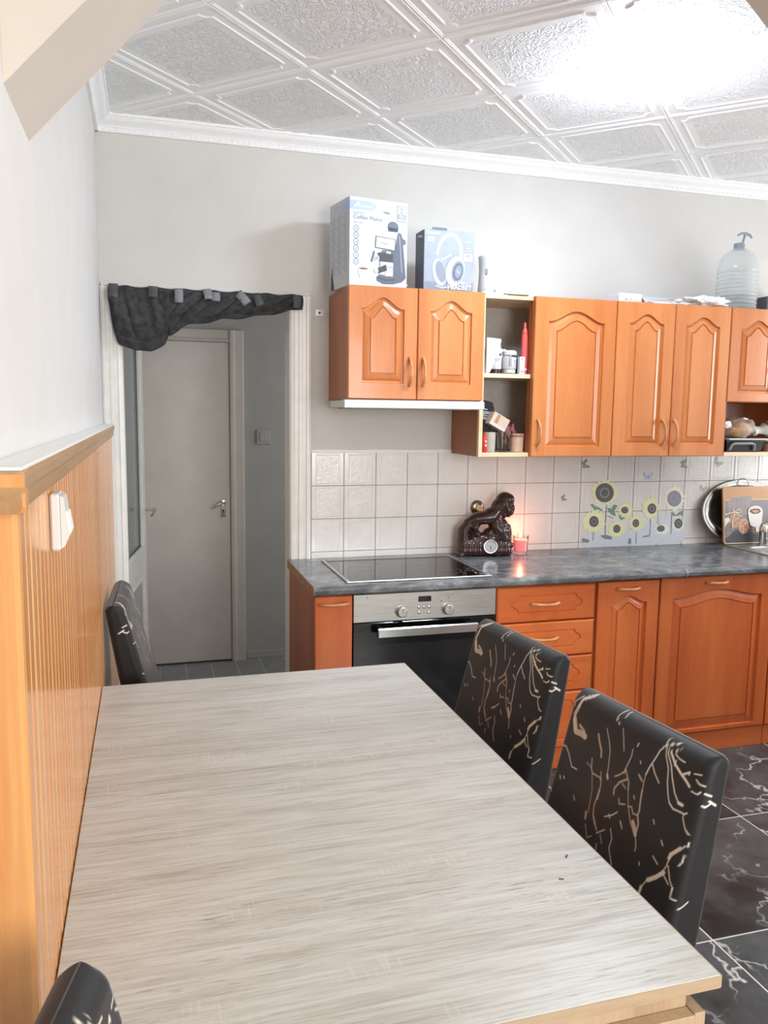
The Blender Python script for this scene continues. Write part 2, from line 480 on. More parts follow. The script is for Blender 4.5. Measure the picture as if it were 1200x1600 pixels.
        COL.objects.link(o)
        if label: o['label'] = label
        if cat: o['category'] = cat
        if group: o['group'] = group
        if kind: o['kind'] = kind
        return o

WM = {}
def thing(name, label, cat, loc, rz=0.0, group=None, kind=None):
    o = bpy.data.objects.new(name, None); COL.objects.link(o); o.empty_display_size = .05
    o.location = loc; o.rotation_euler = (0, 0, rz)
    if label: o['label'] = label
    if cat: o['category'] = cat
    if group: o['group'] = group
    if kind: o['kind'] = kind
    WM[o.name] = Matrix.Translation(Vector(loc)) @ Matrix.Rotation(rz, 4, 'Z')
    return o

def dup(root, loc, rz=0.0, label=None, group=None):
    r = root.copy(); COL.objects.link(r); r.location = loc; r.rotation_euler = (0, 0, rz)
    if label: r['label'] = label
    if group: r['group'] = group
    for ch in list(root.children):
        c = ch.copy(); COL.objects.link(c); c.parent = r
        for g in list(ch.children):
            d = g.copy(); COL.objects.link(d); d.parent = c
    return r

def instance(src, parent, loc):
    o = src.copy(); COL.objects.link(o); o.parent = parent; o.location = loc
    return o

# ---------------------------------------------------------------- setting: shell
XL = -0.87            # left wall plane
ZC = 2.665            # ceiling
YA0, YA1 = -2.311, -2.069   # thickness of the wall with the chamfered passage
def S(name, g, mat, **k): return g.build(name, mat, kind='structure', **k)

floor = S('floor', G().box(-3.2, 3.6, -5.6, 1.5, -.10, -.0009), 'floorgrout', label='black marble-look tiled floor with pale joints')
protoF = None
NX, NY, TS = 1.447, -1.12, .594
for i in range(-5, 4):
    for j in range(-4, 2):
        x0, y0 = NX + i * TS + .0026, NY + j * TS + .0026
        x1, y1 = x0 + TS - .0052, y0 + TS - .0052
        if x0 > 3.5 or x1 < -1.7 or y0 > 0.0: continue
        y1c = min(y1, .06)
        if y1c - y0 > TS - .01 and protoF is not None:
            o = instance(protoF, floor, (0, 0, 0)); WM[o.name] = WM[floor.name].copy()
            o.location = (x0 - F0[0], y0 - F0[1], 0)
        else:
            o = G().box(x0, x1, y0, y1c, -.012, 0, .0008).build('tile', 'floor', floor)
            if protoF is None and y1c == y1: protoF = o; F0 = (x0, y0)
protoH = None
for i in range(10):
    for j in range(4):
        x0 = -.803 - .148 + i * .148 + .0015; y0 = .062 + j * .318
        if protoH is None:
            protoH = G().box(x0, x0 + .145, y0, y0 + .315, -.012, 0, .0008).build('tile', 'halltile', floor); H0 = (x0, y0)
        else:
            o = instance(protoH, floor, (x0 - H0[0], y0 - H0[1], 0))

# back wall with the door opening
DX0, DX1, DZ = -.805, -.078, 1.985
g = G()
g.box(-1.25, DX0, .006, .13, 0, ZC + .05)
g.box(DX0, DX1, .006, .13, DZ, ZC + .05)
g.box(DX1, 3.55, .006, .13, 0, ZC + .05)
wall_back = S('wall_back', g, 'wall_kitchen', label='greige painted kitchen wall with white tiled splashback')
G().box(-.001, 3.4, .002, .0062, .84, 1.3355).build('grout_bed', 'grout', wall_back)
rows = [(1.184, 1.3335), (1.034, 1.184), (.884, 1.034), (.850, .884)]
for r_i, (za, zb) in enumerate(rows):
    proto = None
    for c in range(23):
        xa = c * .15
        if proto is None:
            gg = G(); e = .0014
            x0, x1, z0, z1 = xa + e, xa + .15 - e, za + e, zb - e
            def rr(d, y): return [(x0 + d, y, z0 + d), (x1 - d, y, z0 + d), (x1 - d, y, z1 - d), (x0 + d, y, z1 - d)]
            lo = [rr(0, .004), rr(0, .0012), rr(.0012, 0)]
            if zb - za > .1:
                def pr(dx, dz, y): return [(x0 + dx, y, z0 + dz), (x1 - dx, y, z0 + dz), (x1 - dx, y, z1 - dz), (x0 + dx, y, z1 - dz)]
                lo += [pr(.018, .008, 0), pr(.0195, .0095, .0009), pr(.021, .011, 0)]
            gg.rings(lo, True, True, False)
            proto = gg.build('tile', 'tile', None)
            # move the origin to the tile centre so that its relief pattern is centred
            ctr = Vector((xa + .075, 0, (za + zb) / 2))
            dlt = ctr - proto.location
            for v in proto.data.vertices: v.co -= dlt
            proto.parent = wall_back; proto.location = ctr - wall_back.location
            p0 = proto.location.copy()
        else:
            instance(proto, wall_back, p0 + Vector((c * .15, 0, 0)))
# thin plaster lip above the tiles
G().prism([(0.0, 1.332), (0.0, 1.343), (-.0005, 1.346)] + [(x / 10, 1.3455 + .0015 * math.sin(x * 2.3)) for x in range(1, 34)] + [(3.3, 1.332)], -.0005, .0075, 'y').build('plaster_edge', 'white', wall_back)

S('wall_left', G().box(XL - .12, XL, -2.585, .006, 0, ZC + .05), 'wall', label='pale painted left wall above the wainscot')
g = G(); g.box(3.4, 3.55, -5.6, -1.82, 0, ZC + .05); g.box(3.4, 3.55, -.48, .006, 0, ZC + .05); g.box(3.4, 3.55, -1.82, -.48, 0, 1.03); g.box(3.4, 3.55, -1.82, -.48, 2.27, ZC + .05)
S('wall_right', g, 'wall', label='pale right wall with an added window opening, out of frame')
wr = thing('fill_window_2', 'white framed window added for fill light in the right wall, out of frame', None, (3.48, -1.15, 1.03), kind='structure')  # made-up window, added to carry the fill light from the right
g = G(); g.box(3.45, 3.50, -1.82, -.48, 1.03, 1.09); g.box(3.45, 3.50, -1.82, -.48, 2.21, 2.27); g.box(3.45, 3.50, -1.82, -1.76, 1.09, 2.21); g.box(3.45, 3.50, -.54, -.48, 1.09, 2.21); g.box(3.45, 3.50, -1.18, -1.12, 1.09, 2.21)
g.build('fill_window_frame', 'trim', wr)
G().box(3.472, 3.476, -1.76, -.54, 1.09, 2.21).build('pane', 'pane', wr)
# wall with a chamfered passage between the dining side and the kitchen
g = G()
def seg(pts): g.prism(pts, YA0, YA1, 'y')
seg([(XL, 1.94), (-.36, 2.505), (.28, 2.505), (.98, 1.94), (3.4, 1.94), (3.4, ZC + .04), (XL, ZC + .04)])
seg([(.98, 0), (3.4, 0), (3.4, 1.94), (.98, 1.94)])
S('wall_front', g, 'arch', label='painted beam and pier with sloping corners over the passage')
S('wall_front', G().box(-3.2, XL - .1205, -2.585, -2.47, 0, ZC + .05), 'arch', label='painted wall left of the passage, facing the dining side')
# dining side behind the camera
S('wall_dining_left', G().box(-3.3, -3.2, -5.6, -2.47, 0, ZC + .05), 'wall', label='dining side left wall, out of frame')
g = G()
g.box(-3.2, -.1, -5.7, -5.6, 0, ZC); g.box(1.6, 3.4, -5.7, -5.6, 0, ZC); g.box(-.1, 1.6, -5.7, -5.6, 0, .85); g.box(-.1, 1.6, -5.7, -5.6, 2.25, ZC)
S('wall_rear', g, 'wall', label='rear wall with the added window opening, behind the camera')
wn = thing('fill_window_1', 'white framed window added for fill light behind the camera', None, (.75, -5.65, .85), kind='structure')  # unseen window, added to carry the fill light from behind
g = G(); g.box(-.1, 1.6, -5.68, -5.62, .85, .91); g.box(-.1, 1.6, -5.68, -5.62, 2.19, 2.25); g.box(-.1, -.04, -5.68, -5.62, .91, 2.19); g.box(1.54, 1.6, -5.68, -5.62, .91, 2.19); g.box(.72, .78, -5.68, -5.62, .91, 2.19)
g.build('fill_window_frame', 'trim', wn)
G().box(-.04, 1.54, -5.655, -5.65, .91, 2.19).build('pane', 'pane', wn)

# ceiling and its polystyrene tiles, laid on the diagonal
ceiling = S('ceiling', G().box(-3.3, 3.55, -5.7, .006, ZC, ZC + .06), 'white', label='white polystyrene tiled ceiling')
def ceil_loops():
    def loop(s_, r_, z):
        pts = []
        for q in range(4):
            a0 = q * math.pi / 2
            cx, cy = [(s_, s_), (-s_, s_), (-s_, -s_), (s_, -s_)][q]
            for k in range(5):
                # concave notch centred on the corner, walked so that the outline stays counter-clockwise
                a = a0 + math.pi * 1.5 - k / 4 * math.pi / 2
                pts.append((cx + r_ * math.cos(a), cy + r_ * math.sin(a), z))
        return pts
    e = .0004
    return [loop(.2492, e, 0), loop(.2465, e, -.0050), loop(.2435, e, -.0050), loop(.2410, e, -.0025), loop(.2385, e, -.0040), loop(.2360, e, -.0010),
            loop(.2110, .030, -.0018), loop(.2085, .030, -.0052), loop(.2035, .030, -.0052), loop(.1990, .030, -.002)]
CL = ceil_loops()
cproto = None
for i in range(-6, 12):
    for j in range(-9, 5):
        if (i + j) % 2 == 0: continue
        # tile centre lies between four nodes; nodes at (.2+.3535 i, -1.04+.3535 j), i+j even
        cx, cy = .20 + .3535 * i, -1.04 + .3535 * j
        if cx < XL - .3 or cx > 2.9 or cy > .3 or cy < YA1 - .3: continue
        rot = Matrix.Rotation(R(45), 4, 'Z')
        inside = cx - .3536 > XL and cy + .3536 < .006 and cy - .3536 > YA1
        loc = Vector((cx, cy, ZC)) - ceiling.location
        if inside and cproto is not None:
            o = instance(cproto, ceiling, loc); o.rotation_euler = (0, 0, R(45)); continue
        bm = bmesh.new()
        vr = [[bm.verts.new(p) for p in L] for L in CL]
        n = len(CL[0])
        for a in range(len(CL) - 1):
            for k in range(n): bm.faces.new((vr[a][k], vr[a][(k + 1) % n], vr[a + 1][(k + 1) % n], vr[a + 1][k]))
        bm.faces.new(vr[-1])
        if not inside:
            inv = (Matrix.Translation((cx, cy, ZC)) @ rot).inverted()
            for co, no in (((XL + .001, 0, 0), (-1, 0, 0)), ((0, .005, 0), (0, 1, 0)), ((0, YA1 + .001, 0), (0, -1, 0))):
                bmesh.ops.bisect_plane(bm, geom=bm.verts[:] + bm.edges[:] + bm.faces[:], plane_co=inv @ Vector(co), plane_no=(inv.to_3x3() @ Vector(no)), clear_outer=True)
        if not bm.faces: bm.free(); continue
        bmesh.ops.recalc_face_normals(bm, faces=bm.faces[:])
        dn_ = sum(f.normal.z * f.calc_area() for f in bm.faces)
        if dn_ > 0: bmesh.ops.reverse_faces(bm, faces=bm.faces[:])
        me = bpy.data.meshes.new('ceiling_tile'); bm.to_mesh(me); bm.free(); me.materials.append(MT['ceil'])
        o = bpy.data.objects.new('ceiling_tile', me); COL.objects.link(o); o.parent = ceiling; o.location = loc; o.rotation_euler = (0, 0, R(45))
        if inside: cproto = o

# cornice along the back and the left wall
cprof = [(0, 2.603), (-.012, 2.603), (-.014, 2.607), (-.014, 2.618), (-.018, 2.621), (-.021, 2.626), (-.030, 2.633), (-.042, 2.640), (-.050, 2.648), (-.052, 2.652), (-.058, 2.653), (-.060, 2.6645), (0, 2.6645)]
g = G(); g.prism([(y + .006, z) for y, z in cprof], XL, 3.4, 'x', smooth=False)
tr = S('trim_1', g, 'cornice', label='white moulded cornice along the back wall')
g = G()
for k in range(150):
    x = XL + .03 + k * .024
    g.box(x, x + .013, -.0112, -.007, 2.609, 2.617, .0015)
g.build('bead_row', 'cornice', tr, kind='stuff')
g = G(); g.prism([(XL - (y), z) for y, z in cprof], YA1, 0.004, 'y')
tl = S('trim_2', g, 'cornice', label='white moulded cornice along the left wall')
g = G()
for k in range(80):
    y = -.04 - k * .024
    g.box(XL + .013, XL + .0172, y - .013, y, 2.609, 2.617, .0015)
g.build('bead_row', 'cornice', tl, kind='stuff')

# ---------------------------------------------------------------- wainscot
XW = -.834; YW = -2.60
ws = thing('trim_3', 'varnished pine plank wainscot with moulded rail on the left wall', None, (XW, -1.4, 0), kind='structure')
pw = .0805
gp = None
for k in range(31):
    y0 = YW + .012 + k * pw; y1 = y0 + pw
    if gp is None:
        prof = [(XW - .016, y0), (XW - .006, y0), (XW - .004, y0 + .002), (XW - .0005, y0 + .005), (XW, y0 + .008), (XW, y0 + .036), (XW - .003, y0 + .039), (XW - .003, y0 + .042), (XW, y0 + .045),
                (XW, y1 - .008), (XW - .0005, y1 - .005), (XW - .004, y1 - .002), (XW - .006, y1 - .0004), (XW - .016, y1 - .0004)]
        gp = G().prism(prof, 0, 1.412, 'z').build('plank', 'plank', ws)
    else:
        instance(gp, ws, (0, k * pw, 0))
# end of the wainscot, facing the dining side: planks of the same boarding turned the corner
ge = None
for k in range(6):
    x1 = XW - k * .092; x0 = x1 - .092
    if ge is None:
        prof = [(x0 + .0004, YW + .010), (x0 + .0004, YW + .004), (x0 + .004, YW), (x1 - .006, YW), (x1, YW + .005), (x1, YW + .010)]
        ge = G().prism(prof, 0, 1.412, 'z').build('plank', 'plank', ws)
    else:
        instance(ge, ws, (-k * .092, 0, 0))
rp = [(XL + .0005, 1.404), (XW + .002, 1.404), (XW + .004, 1.407), (XW + .003, 1.409), (XW + .007, 1.410), (XW + .006, 1.425), (XW + .010, 1.432), (XW + .011, 1.444), (XW + .008, 1.449), (XL + .0005, 1.449)]
g = G(); g.prism(rp, YW - .010, -.09, 'y'); g.build('rail', 'rail', ws)
rp2 = [(y - XW + YW, z) for y, z in rp]
ye = [(YW + .014, 1.404), (YW - .002, 1.404), (YW - .004, 1.407), (YW - .003, 1.409), (YW - .007, 1.410), (YW - .006, 1.425), (YW - .010, 1.432), (YW - .011, 1.444), (YW - .008, 1.449), (YW + .014, 1.449)]
g = G(); g.prism(ye, -1.39, XW + .010, 'x'); g.build('rail', 'plank', ws)
g = G(); g.box(XL + .0005, XW + .008, -2.585, -.09, 1.449, 1.4535, .001); g.box(-1.39, XW + .008, YW - .008, -2.5855, 1.449, 1.4535, .001)
g.build('ledge', 'white', ws, label='white painted ledge top')
G().box(XL + .0005, XW + .002, -.0895, -.022, 0, 1.43, .002).build('end_strip', 'trim', ws, label='pale end strip beside the door casing')

# ---------------------------------------------------------------- doorway, hall
def casing_profile(x0, x1, flip=False):
    # stepped and fluted architrave, thickness towards -y
    L = x1 - x0
    st = [(0, 0), (0, .016), (.10, .020), (.22, .020), (.24, .012), (.42, .012), (.44, .017), (.60, .017), (.62, .010), (.80, .010), (.84, .014), (1, .012), (1, 0)]
    pts = [((x0 + u * L) if not flip else (x1 - u * L), .006 - d) for u, d in st]
    return pts
dt = thing('trim_4', 'white painted door casing around the open doorway', None, (-.44, 0, 0), kind='structure')
G().prism(casing_profile(XL + .001, DX0 + .012), 0, 2.008, 'z').build('casing', 'trim', dt)
G().prism(casing_profile(DX1 - .014, -.004, True), 0, 2.008, 'z').build('casing', 'trim', dt)
pf = [(y, 2.008 - (u - XL) * 1.0) for u, y in casing_profile(XL, XL + .055)]
G().prism(pf, DX0 + .012, DX1 - .014, 'x').build('head_casing', 'trim', dt)
g = G(); g.box(DX0 - .0, DX0 + .018, .006, .135, 0, DZ - .02, .001); g.box(DX1 - .018, DX1, .006, .135, 0, DZ - .02, .001); g.box(DX0, DX1, .006, .135, DZ - .02, DZ, .001)
g.build('jamb_lining', 'trim', dt)
G().box(XL + .004, -.004, -.010, .004, 2.0085, 2.022, .003).build('plaster_strip', 'wall', dt)

HY = 1.33
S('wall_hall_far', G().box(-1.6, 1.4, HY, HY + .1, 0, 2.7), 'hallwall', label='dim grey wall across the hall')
S('wall_hall_left', G().box(-1.7, -1.6, .13, HY + .1, 0, 2.7), 'hallwall', label='hall end wall, left, hidden')
S('wall_hall_right', G().box(1.3, 1.4, .13, HY, 0, 2.7), 'hallwall', label='hall end wall, right, hidden')
S('ceiling_hall', G().box(-1.7, 1.4, .13, HY + .1, 2.7, 2.76), 'hallwall', label='hall ceiling, hidden')
S('baseboard_hall', G().box(-.140, 1.3, HY - .012, HY - .0005, 0.0, .045, .002), 'hallwall', label='low skirting in the hall right of the far door')
# far door
d2_ = thing('door_2', 'closed pale flush door across the hall', None, (-.5, HY, 0), kind='structure')
G().box(-1.03, -.232, HY - .036, HY - .0015, .012, 1.905, .003).build('door_slab', 'halldoor', d2_)
g = G(); g.prism([(-.230, HY - .0005), (-.230, HY - .040), (-.222, HY - .044), (-.205, HY - .044), (-.198, HY - .036), (-.152, HY - .034), (-.146, HY - .028), (-.146, HY - .0005)], 0, 1.975, 'z')
g.build('casing', 'halldoor', d2_)
g = G(); g.prism([(HY - .0005, 1.907), (HY - .040, 1.907), (HY - .044, 1.915), (HY - .036, 1.93), (HY - .034, 1.975), (HY - .0005, 1.975)], -1.1, -.231, 'x'); g.build('head_casing', 'halldoor', d2_)
g = G(); g.box(-.287, -.260, HY - .040, HY - .0355, .885, .99, .002); hp = g.build('lock_plate', 'chrome', d2_)
g = G(); g.use('black'); g.lathe([(.006, 0), (.006, .0012)], (-.2735, HY - .0400, .925), 14, 'y'); g.box(-.2755, -.2715, HY - .0412, HY - .040, .900, .924)
g.build('keyhole', None, hp)
G().tube([(-.2735, HY - .040, .972), (-.2735, HY - .075, .972), (-.280, HY - .084, .974), (-.30, HY - .086, .970), (-.325, HY - .083, .955), (-.345, HY - .080, .940)], [.009, .009, .0085, .008, .007, .004], 10).build('lever', 'chrome', d2_)
sw = thing('hall_light_switch', 'pale square light switch on the hall wall right of the far door', 'switch', (-.03, HY, 1.315))
G().box(-.070, .012, HY - .010, HY - .0005, 1.315, 1.402, .003).build('plate', 'hallwall', sw)
G().box(-.052, -.006, HY - .014, HY - .009, 1.333, 1.384, .002).build('rocker', 'hallwall', sw)

# open glazed leaf, hinged on the left jamb and swung into the hall
LA = R(82.0)
lf = thing('door_1', 'white glazed door leaf swung open into the hall', None, (-.836, .155, 0), LA, kind='structure')
def lb(*a, **k): return G().box(*a, **k)
W = .735
lb(0, .095, -.020, .020, .012, 1.955, b=.003).build('stile', 'trim', lf, world=False)
lb(W - .10, W, -.020, .020, .012, 1.955, b=.003).build('stile', 'trim', lf, world=False)
lb(.0955, W - .1005, -.0195, .0195, 1.84, 1.955, b=.003).build('rail', 'trim', lf, world=False)
lb(.0955, W - .1005, -.0195, .0195, .66, .80, b=.003).build('rail', 'trim', lf, world=False)
lb(.0955, W - .1005, -.0195, .0195, .012, .20, b=.003).build('rail', 'trim', lf, world=False)
for za, zb in ((.80, 1.84), (.20, .66)):
    g = G()
    for y0, y1 in ((-.0245, -.006), (.006, .0245)):
        g.box(.0955, .112, y0, y1, za, zb, .004); g.box(W - .117, W - .1005, y0, y1, za, zb, .004)
        g.box(.112, W - .117, y0, y1, za, za + .0165, .004); g.box(.112, W - .117, y0, y1, zb - .0165, zb, .004)
    g.build('glazing_bead', 'trim', lf, world=False)
lb(.096, W - .101, -.002, .002, .80, 1.84).build('pane', 'pane', lf, world=False)
lb(.096, W - .101, -.006, .006, .20, .66).build('panel', 'hallwall', lf, world=False)
for sgn in (-1, 1):
    y = .020 * sgn
    yb = sorted((y, y + .004 * sgn))
    lb(W - .062, W - .032, yb[0], yb[1], .86, 1.03, b=.0018).build('lock_plate', 'trim', lf, world=False)
    G().tube([(W - .047, y + .003 * sgn, .995), (W - .047, y + .045 * sgn, .995), (W - .053, y + .054 * sgn, .996), (W - .075, y + .056 * sgn, .994), (W - .13, y + .054 * sgn, .985), (W - .15, y + .050 * sgn, .976)], [.009, .009, .0095, .0095, .008, .006], 10).build('lever', 'chrome', lf, world=False)

# black cloth bunched up over the doorway and held with tape
cb = [(-.833, 1.955), (-.822, 1.86), (-.802, 1.783), (-.735, 1.749), (-.675, 1.754), (-.620, 1.780), (-.604, 1.816), (-.556, 1.846), (-.527, 1.863), (-.389, 1.890), (-.226, 1.913), (-.097, 1.940), (-.045, 1.950)]
cbx = np.array([p[0] for p in cb]); cbz = np.array([p[1] for p in cb])
def cloth():
    nx, nz = 150, 40; vs = []; fs = []
    for j in range(nz + 1):
        t = j / nz
        for i in range(nx + 1):
            x = -.835 + (.790) * i / nx
            zb = float(np.interp(x, cbx, cbz)); zt = 2.006 + .003 * math.sin(x * 55)
            z = zt + (zb - zt) * t
            drop = (zt - zb)
            # folds hang from the tapes and fan out towards the left bag
            ph = (x + .42) * 26 + t * 3.6 * (1 if x > -.6 else -.6)
            fold = .011 * math.sin(ph) + .006 * math.sin(ph * 2.3 + 1.1) + .003 * math.sin(ph * 5.1 + t * 6)
            env = .35 + .65 * math.sin(math.pi * min(1, t * .95 + .08))
            bag = .050 * math.sin(math.pi * t) * min(1, drop / .2)
            if t > .86: bag += .006
            y = -.026 - bag - abs(fold) * env * (1 + drop * 2)
            vs.append((x, y, z + .004 * math.sin(ph * 1.7) * t))
    for j in range(nz):
        for i in range(nx):
            a = j * (nx + 1) + i
            fs.append((a, a + 1, a + nx + 2, a + nx + 1))
    return vs, fs
ct = thing('curtain', 'black thin cloth gathered and taped up across the top of the doorway', 'curtain', (-.44, -.02, 1.75))
g = G(); g.add(*cloth(), smooth=True); cl = g.build('cloth', 'curtain', ct, recalc=False)
sm = cl.modifiers.new('solid', 'SOLIDIFY'); sm.thickness = .0022
def tape(x, zt, wd, ln, tilt, m):
    g = G(); T = Matrix.Translation((x, 0, zt)) @ Matrix.Rotation(tilt, 4, 'Y'); g.T = T
    n = 6; vs = []
    for k in range(n + 1):
        t = k / n; y = -.034 - .046 * math.sin(min(1, t * 1.15) * math.pi / 2)
        for u in (-wd / 2, wd / 2):
            vs.append((u, y, -ln * t))
    fs = [(2 * k, 2 * k + 1, 2 * k + 3, 2 * k + 2) for k in range(n)]
    g.add(vs, fs, True); o = g.build('tape_strip', m, ct, recalc=False)
    s_ = o.modifiers.new('solid', 'SOLIDIFY'); s_.thickness = .001
for a in ((-.815, 2.014, .036, .064, 0, 'tape_dark'), (-.660, 2.012, .036, .050, .05, 'tape_dark'), (-.560, 2.008, .034, .062, .03, 'tape'), (-.448, 2.012, .034, .046, -.12, 'tape'), (-.412, 2.004, .036, .044, .08, 'tape'),
          (-.322, 2.006, .036, .062, -.62, 'tape'), (-.250, 2.002, .036, .056, -.35, 'tape_dark'), (-.072, 2.006, .034, .060, .10, 'tape_dark')): tape(*a)

# ---------------------------------------------------------------- panelled fronts
def outline(w, h0, h1, H, kind, d, N=31):
    """bottom-left, bottom-right, top curve right->left;  w half width"""
    pts = [(-(w - d), h0 + d), (w - d, h0 + d)]
    for k in range(N):
        t = 1 - 2 * k / (N - 1); a = abs(t)
        if kind == 'arch':
            f = 0 if a > .93 else .5 + .5 * math.cos(math.pi * a / .93)
            f = f ** .85
        elif kind == 'peak':
            f = 0 if a > .90 else (.5 + .5 * math.cos(math.pi * a / .90)) * .75 + .25 * (1 - a / .90)
        else: f = 0
        pts.append((t * (w - d), h1 - d + H * f))
    return pts

def front(g, x0, x1, z0, z1, yf, th, ml, mr, mb, mt, H, kind='arch', bev=.034, inner='arch', depth=.010):
    """raised-and-fielded cabinet front, its face towards -y at y = yf"""
    cx = (x0 + x1) / 2
    wL = (x1 - x0) / 2
    pw_ = (x1 - mr - x0 - ml) / 2; pc = (x0 + ml + x1 - mr) / 2
    zb, zt = z0 + mb, z1 - mt - H
    def ring(d, y, kd): return [(pc + u, y, v) for u, v in outline(pw_, zb, zt, H, kd, d)]
    o0 = ring(0, yf, kind); n = len(o0)
    e = .003
    def rect(dx, y):
        r = [(x0 + dx, y, z0 + dx), (x1 - dx, y, z0 + dx)]
        for k in range(n - 2):
            f = k / (n - 3); r.append((x1 - dx - f * (x1 - x0 - 2 * dx), y, z1 - dx))
        return r
    loops = [rect(0, yf + th), rect(0, yf + e), rect(e, yf), o0, ring(.002, yf + depth, kind), ring(.008, yf + depth, kind),
             ring(bev * .55, yf + depth * .55, inner), ring(bev, yf + .0018, inner), ring(bev + .001, yf + .007, inner), ring(bev + .0045, yf + .007, inner), ring(bev + .0065, yf + .001, inner)]
    vs = [p for L in loops for p in L]; fs = []
    for i in range(len(loops) - 1):
        for j in range(n):
            a = i * n + j; b = i * n + (j + 1) % n
            fs.append((a, b, b + n, a + n))
    fs.append(tuple(range(n))[::-1]); fs.append(tuple((len(loops) - 1) * n + k for k in range(n)))
    g.add(vs, fs, False)
    return g

def bow(g, p, axis, ln, out=.030, r=.0065):
    """bowed wooden pull; p centre on the front face"""
    pts = []; rr = []
    for k in range(15):
        t = -1 + 2 * k / 14
        s_ = t * ln / 2; d = out * (1 - abs(t) ** 2.6) + .002
        pts.append((p[0] + (s_ if axis == 'x' else 0), p[1] - d, p[2] + (s_ if axis == 'z' else 0)))
        rr.append(r * (1.25 - .45 * (1 - abs(t)) ))
    return g.tube(pts, rr, 10, .75)

def shell(g, x0, x1, y0, y1, z0, z1, t=.017, back=True, top=True):
    """open-fronted carcass; y0 front, y1 back"""
    g.box(x0, x0 + t, y0, y1, z0, z1, .0008); g.box(x1 - t, x1, y0, y1, z0, z1, .0008)
    g.box(x0 + t, x1 - t, y0, y1, z0, z0 + t, .0006)
    if top: g.box(x0 + t, x1 - t, y0, y1, z1 - t, z1, .0006)
    if back: g.box(x0 + t, x1 - t, y1 - .004, y1, z0 + t, z1 - t)
    return g

YB = .0045   # upper cabinet backs, on the wall
UZ0, UZ1 = 1.33, 2.015
# ---- upper left double cabinet above the hood
c1 = thing('wall_cabinet', 'orange double-door wall cabinet above the cooker hood, boxes on top', 'cabinet', (.367, -.17, 1.565))
g = G(); shell(g, .079, .660, -.340, YB, 1.566, UZ1); g.build('carcass', 'side_brown', c1)
for x0, x1, hx in ((.078, .3665, .335), (.3695, .660, .3935)):
    g = G(); front(g, x0, x1, 1.569, 2.0135, -.360, .0185, .052, .056, .064, .042, .045, 'peak', .034, 'peak')
    d = g.build('door', 'orange', c1)
    g = G(); bow(g, (hx, -.360, 1.680), 'z', .112); g.build('handle', 'handle', d)
# hanging rail of the cabinet
br = thing('hanging_bracket', 'small steel hanging bracket on the wall left of the upper cabinet', 'bracket', (.05, 0, 1.93))
g = G(); g.box(.016, .078, .0005, .0055, 1.928, 1.956, .001); g.build('plate', plain('zinc_plate', 'cfd0d0', .35, .4), br)
G().lathe([(.005, 0), (.005, .003), (.003, .005)], (.036, .0005, 1.942), 14, 'y').build('screw', 'dark', br)
G().box(.050, .078, -.006, -.0005, 1.936, 1.948, .001).build('hook_arm', 'lgrey', br)
# ---- cooker hood
hd = thing('cooker_hood', 'slim off-white cooker hood under the double wall cabinet', 'cooker hood', (.36, -.18, 1.53))
G().box(.082, .657, -.335, .0, 1.533, 1.5645, .002).build('body', 'hood', hd)
G().box(.058, .662, -.380, -.3355, 1.5305, 1.564, .003).build('front_strip', 'pvc', hd)
G().box(.110, .630, -.30, -.05, 1.528, 1.5328, .001).build('filter', 'grey', hd)
# ---- open shelf unit
c2 = thing('open_wall_shelf', 'narrow open wall shelf unit with beech edges and two compartments', 'shelf', (.79, -.16, 1.33))
SX0, SX1 = .664, .9005
G().box(SX0, SX0 + .017, -.300, YB, UZ0, UZ1, .0006).build('side_panel', 'side_brown', c2)
g = G(); g.box(SX0, SX0 + .017, -.3205, -.3003, UZ0, UZ1, .0008); g.build('edge_strip', 'beech', c2)
g = G(); g.box(SX0 + .0172, SX1 - .0005, -.3205, -.2795, UZ1 - .018, UZ1, .0008); g.box(SX0 + .0172, 1.0600, -.2795, YB, UZ1 - .018, UZ1); g.build('top_panel', 'beech', c2)
g = G(); g.box(SX0 + .0172, SX1 - .0005, -.3205, -.2795, UZ0, UZ0 + .018, .0008); g.box(SX0 + .0172, 1.0600, -.2795, YB, UZ0, UZ0 + .018); g.build('bottom_panel', 'beech', c2)
g = G(); g.box(SX0 + .0172, SX1 - .0005, -.3145, -.2795, 1.668, 1.686, .0008); g.box(SX0 + .0172, 1.0600, -.2795, YB - .036, 1.668, 1.686); g.build('shelf_board', 'beech', c2)
G().box(SX0 + .017, 1.0600, YB - .035, YB - .030, UZ0 + .018, UZ1 - .018).build('back_panel', 'lathe_inside', c2)
# ---- tall single door
c3 = thing('wall_cabinet', 'orange wall cabinet with one wide arched door right of the open shelf', 'cabinet', (1.1, -.17, UZ0))
g = G(); shell(g, 1.0605, 1.2985, -.3205, YB, UZ0, UZ1); g.build('carcass', 'side_brown', c3); G().box(.9010, .9180, -.3205, -.2800, UZ0, UZ1, .0008).build('stile', 'side_brown', c3)
g = G(); front(g, .903, 1.297, UZ0 + .001, UZ1 - .001, -.340, .0185, .064, .060, .042, .056, .045, 'arch', .038, 'arch'); d = g.build('door', 'orange', c3)
g = G(); bow(g, (.930, -.340, 1.435), 'z', .112); g.build('handle', 'handle', d)
